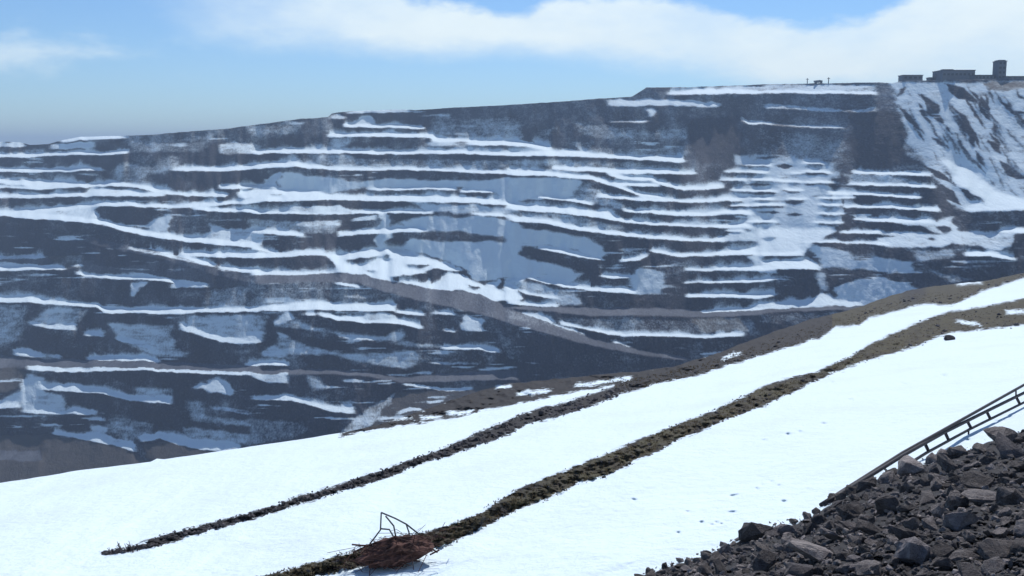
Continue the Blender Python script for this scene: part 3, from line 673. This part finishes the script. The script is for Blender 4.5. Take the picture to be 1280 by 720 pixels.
def fg_fields(X, Y):
    X = np.asarray(X, float); Y = np.asarray(Y, float)
    jx = 2.2 * fbm(X / 11, Y / 8, 91, 3); Yj = Y + jx
    s0 = bandsdf(B0, X, Yj); s1 = bandsdf(STONE, X, Yj); s2 = bandsdf(BANK, X, Yj) - 1.2
    hp = Y - np.interp(X, HEAP[:, 0], HEAP[:, 1]); s3 = hp - 4
    bare = np.maximum(np.maximum(s0, s1), np.maximum(s2, s3))
    pt = np.full(X.shape, -50.0)
    for q in PATCH: pt = np.maximum(pt, bandsdf(q, X, Yj))
    sv = 0.5 - np.clip(np.minimum(bare, -pt) / 8, -1, 1) * 0.5
    tf = np.clip(0.5 + np.maximum(s2, np.where(X > 1040, s0, -9)) / 6, 0, 1) * np.clip(0.75 + 0.7 * fbm(X / 60, Y / 30, 14), 0, 1)  # left brow stays on dark earth colour, painting in its shade
    # raised banks: a face towards the camera, crest at the upper edge
    def ridge(bd, h):
        T = np.interp(X, bd[:, 0], bd[:, 1]); B = np.interp(X, bd[:, 0], bd[:, 2])
        q = np.clip((B - Yj) / np.maximum(B - T, 1), 0, 1.0); back = np.clip((Yj - T) / 1.5 + 1, 0, 1)
        ex = np.clip(np.minimum(X - bd[0, 0], bd[-1, 0] - X) / 30, 0, 1)
        return h * sstep(q, 0.0, 0.9) * back * ex * (0.8 + 0.4 * fbm(X / 17, X * 0, 33))
    bb = ridge(BANK, 0.24) + ridge(STONE, 0.10)
    bb = bb + 2.3 * (1 - np.exp(-np.clip(hp, 0, 900) / 95)) + np.clip(hp / 12, 0, 1) * 0.10 * fbm(X / 16, Y / 10, 44)
    bb = bb + 0.12 * fbm(X / 260 + Y / 300, (Y + 0.33 * X) / 75, 58, 2) + 0.12 * fbm(X / 120 + Y / 260, (Y + 0.33 * X) / 34, 55, 3) + 0.016 * fbm(X / 22, (Y + 0.33 * X) / 5, 57, 3)
    for n_, (fx, fy) in enumerate(FOOT):
        ka = 0.55 + 0.9 * ((n_ * 0.618) % 1); kw = 0.8 + 1.1 * ((n_ * 0.381) % 1)
        k = (np.abs(X - fx) < 14) & (np.abs(Y - fy) < 9)
        if k.any():
            x_, y_ = X[k] - fx, Y[k] - fy
            bb[k] += -0.035 * ka * np.exp(-(x_ / (2.6 * kw)) ** 2 - ((y_ - 0.2 * x_ * (ka - 1)) / 1.4) ** 2) + 0.015 * np.exp(-(x_ / 5) ** 2 - ((y_ + 3.2) / 1.4) ** 2)
    bb = bb + 0.20 * fbm(X / 26, Y / 9, 67, 3) * np.clip(s0 / 6, 0, 1)
    bb = bb + 0.10 * fbm(X / 7, Y / 4, 66, 3) * np.clip(0.5 + bare / 5, 0, 1)
    return bb, sv, tf

def fg_depth(X, Y, bb):
    u, m = ray(X, Y)
    return (H - bb) / np.maximum(m + AX * u - AY, 0.0118)

_cx = np.arange(60, 1421, 1.0); _cy = np.arange(330, 781, 0.5)
_BB = None
def fg_point(X, Y, lift=0.0):
    global _BB
    if _BB is None: _BB = fg_fields(*np.meshgrid(_cx, _cy))[0]
    i = min(max(int(round((Y - 330) * 2)), 0), len(_cy) - 1); k = min(max(int(round(X - 60)), 0), len(_cx) - 1)
    dd = float(fg_depth(np.array([X * 1.0]), np.array([Y * 1.0]), _BB[i, k])[0]); u, m = ray(X, Y)
    return Vector((float(u) * dd, dd, -float(m) * dd + lift))

def fg_point_exact(X, Y, lift=0.0):
    """world point of the foreground surface at a photo pixel"""
    X = np.array([float(X)]); Y = np.array([float(Y)])
    bb, _, _ = fg_fields(X, Y); dd = fg_depth(X, Y, bb)[0]; u, m = ray(X, Y)
    return Vector((u[0] * dd, dd, -m[0] * dd + lift))

colsF = np.concatenate([np.arange(-1280, -60, 20.0), np.arange(-60, 1340, 1.6), np.arange(1340, 2540, 20.0)])
browY = np.interp(colsF, BROW[:, 0], BROW[:, 1]) + 0.7 * fbm(colsF / 30, colsF * 0, 12, 2) + 1.6 * fbm(colsF / 14, colsF * 0 + 3, 18, 3) * sstep(colsF, 440, 490)
ub, mb = ray(colsF, browY)
for _ in range(30):                                   # keep the brow below the plane's own vanishing line
    ub, mb = ray(colsF, browY); low = (mb + AX * ub - AY) < 0.0125; browY = np.where(low, browY + 2, browY)
nv = 330
t1 = np.linspace(0, 1, nv)
endY = np.full_like(colsF, 724.0); endY = np.maximum(endY, browY + 60)
FX = np.broadcast_to(colsF, (nv, len(colsF))).copy(); FY = browY[None] + (endY - browY)[None] * t1[:, None]
tail = np.array([12, 30, 60, 120, 220, 400, 800, 1600.0])
FX = np.concatenate([FX, np.broadcast_to(colsF, (len(tail), len(colsF)))]); FY = np.concatenate([FY, endY[None] + tail[:, None]])
bb, sv, tf = fg_fields(FX, FY)
u, m_ = ray(FX, FY); dd = fg_depth(FX, FY, bb)
fg = np.stack([u * dd, dd, -m_ * dd], -1)
# slope falling from the brow into the pit
pre = []
for k in (230, 120, 60, 25, 10, 3.5, 1.0):
    e = fg[0].copy(); sc = 1 + k / np.hypot(fg[0][:, 0], fg[0][:, 1]); e[:, 0] *= sc; e[:, 1] *= sc
    e[:, 2] = np.maximum(e[:, 2] - k * (0.95 if k > 3 else 0.6), -214); pre.append(e)
fg = np.concatenate([np.stack(pre), fg])
pa = lambda a, v: np.concatenate([np.full((len(pre), a.shape[1]), v), a])
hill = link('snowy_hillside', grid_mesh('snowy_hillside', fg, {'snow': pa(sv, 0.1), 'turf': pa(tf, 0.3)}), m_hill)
tag(hill, 'near hillside of bright snow with bare turf banks, falling away into the pit', None, None, 'structure')

# ------------------------------------------------------------------ rocks
def hull_rock(name, n, sx, sy, sz, seed, mat):
    r = random.Random(seed); bm = bmesh.new()
    for i in range(n):
        v = Vector((r.gauss(0, 1), r.gauss(0, 1), r.gauss(0, 1))).normalized() * r.uniform(0.8, 1.0)
        k = max(abs(v.x), abs(v.y), abs(v.z)); v = v.lerp(v / k * 0.85, 0.45)
        bm.verts.new((v.x * sx, v.y * sy, v.z * sz))
    res = bmesh.ops.convex_hull(bm, input=bm.verts)
    bmesh.ops.delete(bm, geom=[g for g in res['geom_interior'] if isinstance(g, bmesh.types.BMVert)], context='VERTS')
    bmesh.ops.recalc_face_normals(bm, faces=bm.faces)
    me = bpy.data.meshes.new(name); bm.to_mesh(me); bm.free(); me.materials.append(mat)
    return me
shapes = [(1, .8, .62), (1, .7, .42), (1, .9, .75), (1.1, .62, .5), (1, .85, .3), (.9, .8, .8), (1.15, .6, .36), (1, .75, .55)]
def roughen(me, seed, amp=0.11):
    """split a hull once more and break its planes up"""
    from mathutils import noise
    bm = bmesh.new(); bm.from_mesh(me)
    bmesh.ops.triangulate(bm, faces=bm.faces)
    bmesh.ops.subdivide_edges(bm, edges=bm.edges, cuts=2, use_grid_fill=True)
    for v in bm.verts:
        q = v.co * 1.7 + Vector((seed * 3.1, 0, 0))
        v.co *= 1 + amp * noise.noise(q) * 1.6 + amp * 0.9 * noise.noise(q * 2.7)
    bmesh.ops.triangulate(bm, faces=bm.faces)
    bm.to_mesh(me); bm.free(); return me
hulls = [hull_rock('broken_rock', 18, *shapes[i % 8], 500 + i, m_rock) for i in range(14)]
protos = [roughen(hull_rock('broken_rock', 18, *shapes[i % 8], 500 + i, m_rock), i) for i in range(14)]
protos_s = [hull_rock('stone', 16, *shapes[i % 8], 700 + i, m_stone) for i in range(8)]
pale = [roughen(hull_rock('pale_rock', 16, *shapes[i % 8], 900 + i, m_rock_pale), i + 40) for i in range(4)]

def rock_matrix(pt, size, r, flat=0.6):
    e = Euler((r.uniform(-flat, flat), r.uniform(-flat, flat), r.uniform(0, 6.28)))
    return Matrix.LocRotScale(pt, e, Vector((size * r.uniform(.85, 1.15), size * r.uniform(.85, 1.15), size * r.uniform(.85, 1.15))))

def mesh_np(me):
    v = np.empty(len(me.vertices) * 3); me.vertices.foreach_get('co', v); return v.reshape(-1, 3), [tuple(p.vertices) for p in me.polygons]
proto_np = [mesh_np(q) for q in hulls]; stone_np = [mesh_np(q) for q in protos_s]

def joined(name, items, src, mat, parent=None):
    """many tiny stones in one mesh"""
    V = []; Fc = []; off = 0
    for k, M in items:
        v, f = src[k % len(src)]; A = np.array(M)
        V.append(v @ A[:3, :3].T + A[:3, 3]); Fc += [tuple(i + off for i in q) for q in f]; off += len(v)
    me = bpy.data.meshes.new(name); me.from_pydata(np.concatenate(V).tolist(), [], Fc); me.update(); me.materials.append(mat)
    o = link(name, me, None, parent); o['kind'] = 'stuff'
    return o

r = random.Random(11)
# --- rubble heap in the near right corner
heap_base = fg_point(1200, 700)
heap = empty('rubble_heap', heap_base)
tag(heap, 'heap of dark broken rocks in the near corner below the pipe railing', 'rubble heap')
inv = Matrix.Translation(-heap_base)
def heap_edge(x): return float(np.interp(x, HEAP[:, 0], HEAP[:, 1]))
spots = []
hand = [(945, 672, 62, 1), (1252, 548, 52, 0), (1262, 572, 70, 1), (1140, 588, 62, 0), (1185, 588, 46, 0), (1082, 612, 34, 0), (1046, 634, 26, 1), (1068, 626, 30, 0), (1195, 660, 64, 1), (1015, 700, 92, 0), (1040, 676, 50, 0),
        (1140, 700, 66, 1), (1265, 630, 60, 0), (1225, 612, 62, 0), (905, 692, 26, 0), (872, 704, 22, 0), (848, 710, 22, 0), (826, 718, 20, 0), (1008, 654, 22, 0), (980, 668, 34, 1), (1110, 604, 34, 0), (1250, 696, 70, 0), (1085, 720, 70, 0), (1215, 728, 66, 1), (955, 712, 54, 0),
        (1110, 640, 56, 0), (1160, 628, 50, 0), (1090, 668, 54, 0), (1140, 662, 40, 0), (1295, 590, 60, 0), (1285, 670, 56, 0), (900, 716, 40, 0), (1025, 655, 30, 0), (1180, 700, 44, 0), (990, 690, 38, 1)]
for x, y, s, pl in [(q[0], q[1], q[2] * 0.74, q[3]) for q in hand]: spots.append((x, max(y, heap_edge(x) + 0.36 * s - 4), s, pl))
tries = 0
while len(spots) < 300 and tries < 30000:
    tries += 1
    x = r.uniform(780, 1330); e = heap_edge(x); y = r.uniform(e - 1, 745)
    s = 12 + 32 * r.random() ** 1.6 * (0.45 + 0.6 * min(1, (y - e) / 80))
    if y < e + 0.36 * s - 3: continue
    if any(abs(x - q[0]) < 0.30 * (s + q[2]) and abs(y - q[1]) < 0.19 * (s + q[2]) for q in spots): continue
    spots.append((x, y, s, 1 if r.random() < 0.12 else 0))
print('heap rocks', len(spots))
for i, (x, y, s, pl) in enumerate(spots):
    pt = fg_point(x, y); size = s * pt.y / F * 0.62
    me = (pale if pl else protos)[r.randrange(4 if pl else 14)]
    o = link('rock', me, None, heap); M = rock_matrix(pt + Vector((0, 0, size * 0.30)), size, r)
    o.matrix_local = inv @ M
small = []
for i in range(4600):
    x = r.uniform(770, 1340); e = heap_edge(x); y = e - 2 + (760 - e) * r.random()
    pt = fg_point(x, y); size = (2.5 + 10 * r.random() ** 2.2) * min(1, 0.35 + (y - e) / 30) * pt.y / F * 0.62
    small.append((r.randrange(14), inv @ rock_matrix(pt + Vector((0, 0, size * 0.1)), size, r, 1.2)))
joined('small_rubble', small, proto_np, m_rock, heap)

# --- line of stones crossing the snow
def along(bd, f0=0.1, f1=0.9):
    x = r.uniform(bd[0, 0], bd[-1, 0]); T = np.interp(x, bd[:, 0], bd[:, 1]); B = np.interp(x, bd[:, 0], bd[:, 2])
    return x, T + (B - T) * r.uniform(f0, f1)
row_base = fg_point(470, 596)
row = empty('stone_row', row_base); tag(row, 'long line of small dark stones crossing the snow towards the pit edge', 'stone row')
inv = Matrix.Translation(-row_base)
for i in range(240):
    x, y = along(STONE, 0.25, 0.95); pt = fg_point(x, y); size = r.uniform(4.0, 9.0) * pt.y / F * 0.55
    o = link('stone', protos_s[r.randrange(8)], None, row); o.matrix_local = inv @ rock_matrix(pt + Vector((0, 0, size * 0.3)), size, r)
small = []
for i in range(900):
    x, y = along(STONE, -0.1, 1.15); pt = fg_point(x, y); size = r.uniform(1.5, 4) * pt.y / F * 0.55
    small.append((r.randrange(8), inv @ rock_matrix(pt + Vector((0, 0, size * 0.3)), size, r, 1.0)))
joined('small_stones', small, stone_np, m_stone, row)

# --- turf bank: stones and dry grass
bank_base = fg_point(810, 560)
bank = empty('turf_bank', bank_base); tag(bank, 'low bank of dry brown grass and stones running across the snow behind the scrap', 'turf bank')
inv = Matrix.Translation(-bank_base)
for i in range(70):
    x, y = along(BANK, 0.3, 1.0); pt = fg_point(x, y); size = r.uniform(3.5, 8.5) * pt.y / F * 0.5
    o = link('stone', protos_s[r.randrange(8)], None, bank); o.matrix_local = inv @ rock_matrix(pt + Vector((0, 0, size * 0.2)), size, r)
small = []
for i in range(420):
    x, y = along(BANK, 0.0, 1.08); pt = fg_point(x, y); size = r.uniform(1.2, 3.4) * pt.y / F * 0.55
    small.append((r.randrange(8), inv @ rock_matrix(pt + Vector((0, 0, size * 0.2)), size, r, 1.0)))
joined('small_stones', small, stone_np, m_stone, bank)

def blades(name, bd, n, parent, invm, f0, f1, hh):
    V = []; Fc = []
    pts = [along(bd, f0, f1) for _ in range(n)]
    X = np.array([q[0] for q in pts]); Y = np.array([q[1] for q in pts])
    b_, _, _ = fg_fields(X, Y); d_ = fg_depth(X, Y, b_); u_, mm = ray(X, Y)
    for i in range(n):
        c = invm @ Vector((u_[i] * d_[i], d_[i], -mm[i] * d_[i]))
        for k in range(4):
            a = r.uniform(0, 6.28); h = hh * r.uniform(0.5, 1.3); wdt = 0.012 + 0.0005 * d_[i]
            bx, by = math.cos(a) * wdt, math.sin(a) * wdt; lx, ly = r.gauss(0, 0.6) * h, r.gauss(0, 0.6) * h
            ox, oy = r.gauss(0, 0.06), r.gauss(0, 0.06); j = len(V)
            V += [(c.x + ox - bx, c.y + oy - by, c.z - 0.02), (c.x + ox + bx, c.y + oy + by, c.z - 0.02), (c.x + ox + lx, c.y + oy + ly, c.z + h)]
            Fc.append((j, j + 1, j + 2))
    o = link(name, from_lists(name, V, Fc), m_grass, parent); o['kind'] = 'stuff'
    return o
blades('dry_grass', BANK, 2600, bank, inv, 0.04, 0.95, 0.035)
turf = empty('brow_turf', fg_point(1000, 420)); tag(turf, 'brown turf strip with stones along the brow above the pit', 'turf')
inv = Matrix.Translation(-Vector(turf.location))
b0r = B0[B0[:, 0] > 740]
blades('dry_grass', b0r, 1300, turf, inv, 0.45, 1.0, 0.07)
for i in range(90):
    x, y = along(b0r, 0.6, 1.0); pt = fg_point(x, y); size = r.uniform(2.5, 6.5) * pt.y / F * 0.5
    o = link('stone', protos_s[r.randrange(8)], None, turf); o.matrix_local = inv @ rock_matrix(pt + Vector((0, 0, size * 0.2)), size, r)

# --- lone dark boulder on the snow by the turf bank
pt = fg_point(1187, 425); me = hull_rock('dark_boulder', 26, 1, .8, .62, 4242, m_dark)
o = link('dark_boulder', me); o.matrix_world = Matrix.LocRotScale(pt + Vector((0, 0, 0.08)), Euler((0.2, 0.1, 0.4)), Vector((1, 1, 1)) * 8.5 * pt.y / F)
tag(o, 'single dark boulder on the snow just below the turf bank', 'boulder')

# ------------------------------------------------------------------ pipe railing
def at(X, Y, depth):
    u, m = ray(np.array([float(X)]), np.array([float(Y)])); return Vector((u[0] * depth, depth, -m[0] * depth))
def line(a, b, x):
    k = (x - a[0]) / (b[0] - a[0]); return at(x, a[1] + (b[1] - a[1]) * k, 1.0 / ((1 - k) / a[2] + k / b[2]))
RB = at(1122, 588, 24.5)
rail = empty('pipe_railing', RB); tag(rail, 'dark steel pipe railing leaning over the snow above the rock heap', 'railing')
P1 = [(1026, 631, 21.6), (1129, 565.5, 25.3), (1280, 481, 33.5), (1420, 404, 46)]
P2 = [(1030, 630, 21.4), (1129, 569, 25.1), (1179, 541, 27.5), (1232, 514.5, 30.4), (1280, 491, 33.3), (1420, 424, 45.5)]
P3 = [(1118, 591, 24.2), (1158, 566, 26.2), (1211, 537, 29.2), (1280, 503, 33.1), (1420, 437, 45.2)]
def dens(P):
    o = []
    for a, c in zip(P[:-1], P[1:]):
        for k in range(4): o.append(line(a, c, a[0] + (c[0] - a[0]) * k / 4) - RB)
    o.append(at(*P[-1]) - RB); return o
for nm, P, rd in (('top_pipe', P1, 0.046), ('middle_pipe', P2, 0.050), ('bottom_pipe', P3, 0.040)): link(nm, tube_mesh(nm, dens(P), rd), m_steel, rail)
def onp(P, x):
    for a, c in zip(P[:-1], P[1:]):
        if a[0] <= x <= c[0]: return line(a, c, x)
    return at(*P[-1])
for i, x in enumerate((1131, 1156, 1181, 1209, 1233, 1270, 1305, 1345, 1390)):
    link('strut', tube_mesh('strut', [onp(P2, x) - RB, onp(P3, x + 5) - RB], 0.046), m_steel, rail)
for x in (1187, 1270, 1345): link('spacer', tube_mesh('spacer', [onp(P1, x) - RB, onp(P2, x) - RB], 0.026), m_steel, rail)
for x, y in ((1088, 601), (1108, 588), (1064, 611)): link('strut', tube_mesh('strut', [onp(P2, x - 4) - RB, fg_point(x, y) - RB], 0.03), m_steel, rail)
for x in (1211, 1300, 1390):
    q = onp(P3, x); g = q.copy(); g.z = -H + AX * q.x - AY * q.y - 0.1
    link('foot_post', tube_mesh('foot_post', [q - RB, g - RB], 0.026), m_steel, rail)

# ------------------------------------------------------------------ rusty scrap on the turf bank
SB = fg_point(497, 698); DS = SB.y - 0.35
scrap = empty('scrap_heap', SB); tag(scrap, 'rusty brown tangle of scrap with a bent wire frame on the turf bank', 'scrap heap')
def sp(x, y, dz=0.0): return at(400 + x / 6.4, 620 + y / 6.4, DS + dz) - SB
V = []; Fc = []; NA, NB_ = 40, 16                       # crumpled rusty mass
c0 = sp(600, 445, -0.1)
for j in range(NB_ + 1):
    ph = math.pi * j / NB_ - math.pi / 2
    for i in range(NA):
        th = 2 * math.pi * i / NA
        q = 1 + 0.22 * float(fbm(th * 2.4, ph * 3 + 9, 77, 3)) + 0.10 * r.uniform(-1, 1)
        x = 0.80 * math.cos(ph) * math.cos(th) * q; z = 0.28 * math.sin(ph) * q * (1 - 0.35 * min(1, abs(x)))
        V.append((c0.x + x, c0.y + 0.5 * math.cos(ph) * math.sin(th) * q, c0.z + z + 0.18 * x))
for j in range(NB_):
    for i in range(NA):
        a = j * NA + i; b2 = j * NA + (i + 1) % NA; Fc.append((a, b2, b2 + NA, a + NA))
link('rusted_mass', from_lists('rusted_mass', V, Fc), m_rust, scrap)
rods = []
V = []; Fc = []
for i in range(260):                                     # rusty strands, one tangled part
    a = Vector((c0.x + r.gauss(0, 0.42), c0.y + r.gauss(0, 0.3), 0)); a.z = c0.z + 0.18 * (a.x - c0.x) + r.uniform(-0.12, 0.24)
    dv = Vector((r.gauss(0.5, 0.6), r.gauss(0, 0.5), r.gauss(0.05, 0.22))).normalized() * r.uniform(0.25, 0.7)
    me_pts = [a - dv / 2, a + Vector((0, 0, r.uniform(-.05, .07))), a + dv / 2]; s = dv.cross(Vector((0, 0, 1))).normalized() * 0.008; up = Vector((0, 0, 0.008))
    j = len(V)
    for q in me_pts: V += [q + s, q + up, q - s]
    for k in range(2):
        for e in range(3):
            A = j + 3 * k + e; B = j + 3 * k + (e + 1) % 3; Fc.append((A, B, B + 3, A + 3))
o = link('rusty_strands', from_lists('rusty_strands', V, Fc), m_rust, scrap); o['kind'] = 'stuff'
for pts in ([(490, 132, 0), (484, 270, 0), (440, 330, 0), (400, 380, 0.1)], [(490, 132, 0), (600, 178, 0.05), (690, 225, 0.1), (785, 300, 0.1)], [(486, 262, 0), (555, 268, -0.1), (585, 320, -0.15)],
            [(525, 160, 0.1), (590, 240, 0), (605, 320, 0)], [(690, 228, 0.1), (718, 310, 0)]):
    link('bent_wire', tube_mesh('bent_wire', [sp(*q) for q in pts], 0.017, 6), m_wire, scrap)
for pts in ([(255, 388, 0), (330, 395, 0), (470, 400, 0)], [(262, 452, 0), (330, 420, 0), (450, 370, 0)], [(825, 355, -0.1), (850, 420, -0.1), (800, 460, -0.1)], [(860, 400, 0), (940, 452, 0)], [(880, 470, 0), (955, 432, 0)], [(700, 515, -0.1), (800, 520, -0.1)]):
    link('bent_rod', tube_mesh('bent_rod', [sp(*q) for q in pts], 0.018, 6), m_rust, scrap)

# ------------------------------------------------------------------ dead shrub at the lower end of the stone line
DB = fg_point(152, 690); shrub = empty('dead_shrub', DB); tag(shrub, 'small bare grey shrub at the lower end of the stone line', 'shrub')
for i in range(16):
    a = Vector((r.uniform(-0.25, 0.3), r.uniform(-0.2, 0.2), -0.03)); d1 = Vector((r.gauss(0, 0.16), r.gauss(0, 0.12), r.uniform(0.12, 0.34)))
    mid = a + d1 * 0.5 + Vector((r.uniform(-.05, .05), 0, 0))
    tw = link('twig', tube_mesh('twig', [a, mid, a + d1], [0.013, 0.010, 0.006], 5), m_twig, shrub)
    link('side_twig', tube_mesh('side_twig', [mid, mid + Vector((r.uniform(-.14, .14), r.uniform(-.1, .1), r.uniform(.04, .14)))], [0.009, 0.005], 5), m_twig, tw)

# ------------------------------------------------------------------ mine buildings on the rim
def box_mesh(name, x0, x1, y0, y1, z0, z1):
    V = [(x, y, z) for z in (z0, z1) for x, y in ((x0, y0), (x1, y0), (x1, y1), (x0, y1))]
    return from_lists(name, V, [(3, 2, 1, 0), (4, 5, 6, 7), (0, 1, 5, 4), (1, 2, 6, 5), (2, 3, 7, 6), (3, 0, 4, 7)])

def building(name, xl, xr, yt, yb, depth, mat, label, cat, nwin, rows=1, roof_over=0.4, yaw=0.0):
    base = wall_point((xl + xr) / 2, yb, 0.012); s = base.y / F
    W = (xr - xl) * s; Hh = (yb - yt) * s
    root = empty(name, base); tag(root, label, cat)
    link('wall', box_mesh('wall', -W / 2, W / 2, 0, depth, -2.5, Hh), mat, root)
    rf = link('roof', box_mesh('roof', -W / 2 - roof_over, W / 2 + roof_over, -roof_over, depth + roof_over, Hh + 0.003, Hh + 0.45), m_roof, root)
    for j in range(rows):
        for i in range(nwin):
            cx = -W / 2 + W * (i + 0.5) / nwin; cz = Hh * (j + 0.62) / rows if rows > 1 else Hh * 0.6
            ww = min(1.1, W / nwin * 0.3); wh = min(0.8, Hh / rows * 0.25)
            link('window', box_mesh('window', cx - ww, cx + ww, -0.06, -0.003, cz - wh, cz + wh), m_glass, root)
    return root, W, Hh, s
bA = building('low_shed', 1129, 1153, 94.5, 101, 10, m_conc, 'low flat-roofed dark shed at the left end of the rim buildings', 'shed', 4)
bB = building('processing_hall', 1178, 1218, 88.5, 100, 18, m_clad, 'long flat-roofed grey hall on the skyline beside the tower', 'hall', 8)
rr = link('roof_plant', box_mesh('roof_plant', -bB[1] * 0.42, -bB[1] * 0.1, 4, 9, bB[2] + 0.46, bB[2] + 1.2), m_roof, bB[0])
bC = building('conveyor_gallery', 1218.6, 1245.6, 94.5, 100, 8, m_conc, 'low gallery building joining the grey hall to the tower', 'building', 6)
bD = building('shaft_tower', 1247.2, 1257, 77.5, 100, 9, m_conc, 'tall square concrete shaft tower standing on the mine rim', 'tower', 2, 4)
link('parapet', box_mesh('parapet', -bD[1] * 0.42, bD[1] * 0.42, 1, 8, bD[2] + 0.46, bD[2] + 1.1), m_conc, bD[0])
bE = building('rim_store', 1259, 1300, 96, 100.5, 8, m_conc, 'low dark store building to the right of the tower', 'building', 6)
bF = building('small_hut', 1162, 1177, 97.5, 101, 6, m_conc, 'very low hut just left of the grey hall on the rim', 'hut', 2)

def pole(x, yt, yb, label, arm=True):
    base = wall_point(x, yb, 0.004); s = base.y / F; hh = (yb - yt) * s
    root = empty('utility_pole', base); tag(root, label, 'pole', 'poles along the rim')
    link('post', tube_mesh('post', [Vector((0, 0, -1)), Vector((0, 0, hh))], [0.42, 0.34], 8), m_roof, root)
    if arm: link('cross_arm', box_mesh('cross_arm', -1.3, 1.3, -0.15, 0.15, hh * 0.78, hh * 0.78 + 0.4), m_roof, root)
    return root
pole(1009, 98, 105, 'leftmost of the short poles standing on the snowy rim', True)
pole(1035.5, 97, 105, 'short pole on the rim right of the small parked truck', True)
pole(1169, 92.5, 100, 'short pole on the rim between the dark shed and the grey hall', False)
# small parked truck between the poles
tb = wall_point(1023, 104.6, 0.004); truck = empty('mine_truck', tb); tag(truck, 'tiny parked mine truck on the rim between two poles', 'truck')
link('tipper_body', from_lists('tipper_body', [(-3.2, 0, 1.2), (1.2, 0, 1.2), (2.0, 0, 3.2), (-3.6, 0, 2.6), (-3.2, 2.6, 1.2), (1.2, 2.6, 1.2), (2.0, 2.6, 3.2), (-3.6, 2.6, 2.6)],
     [(0, 1, 2, 3), (7, 6, 5, 4), (0, 4, 5, 1), (1, 5, 6, 2), (2, 6, 7, 3), (3, 7, 4, 0)]), m_clad, truck)
link('cab', box_mesh('cab', 2.05, 3.6, 0.3, 2.3, 1.0, 2.9), m_roof, truck)
link('windscreen', box_mesh('windscreen', 3.603, 3.65, 0.5, 2.1, 1.9, 2.7), m_glass, truck)
link('chassis', box_mesh('chassis', -3.0, 3.55, 0.5, 2.1, 0.7, 0.99), m_roof, truck)
for wx in (-2.0, 2.6):
    for wy in (0.0, 2.2):
        link('wheel', tube_mesh('wheel', [Vector((wx, wy, 0.65)), Vector((wx, wy + 0.42, 0.65))], 0.68, 12), m_roof, truck)

# ------------------------------------------------------------------ haze
hz = link('haze', box_mesh('haze', -9500, 9500, -60, 9000, -235, 92))
mh = bpy.data.materials.new('haze_air'); mh.use_nodes = True; mh.node_tree.nodes.clear(); b = NB(mh.node_tree)
pv = b.n('ShaderNodeVolumePrincipled'); pv.inputs['Color'].default_value = (0.57, 0.75, 1.0, 1); pv.inputs['Density'].default_value = HAZE_DENSITY
pv.inputs['Anisotropy'].default_value = 0.0
o_ = b.n('ShaderNodeOutputMaterial'); b.link(pv.outputs[0], o_.inputs['Volume'])
hz.data.materials.append(mh); hz['kind'] = 'stuff'; hz['label'] = 'thin blue haze in the air over the pit'
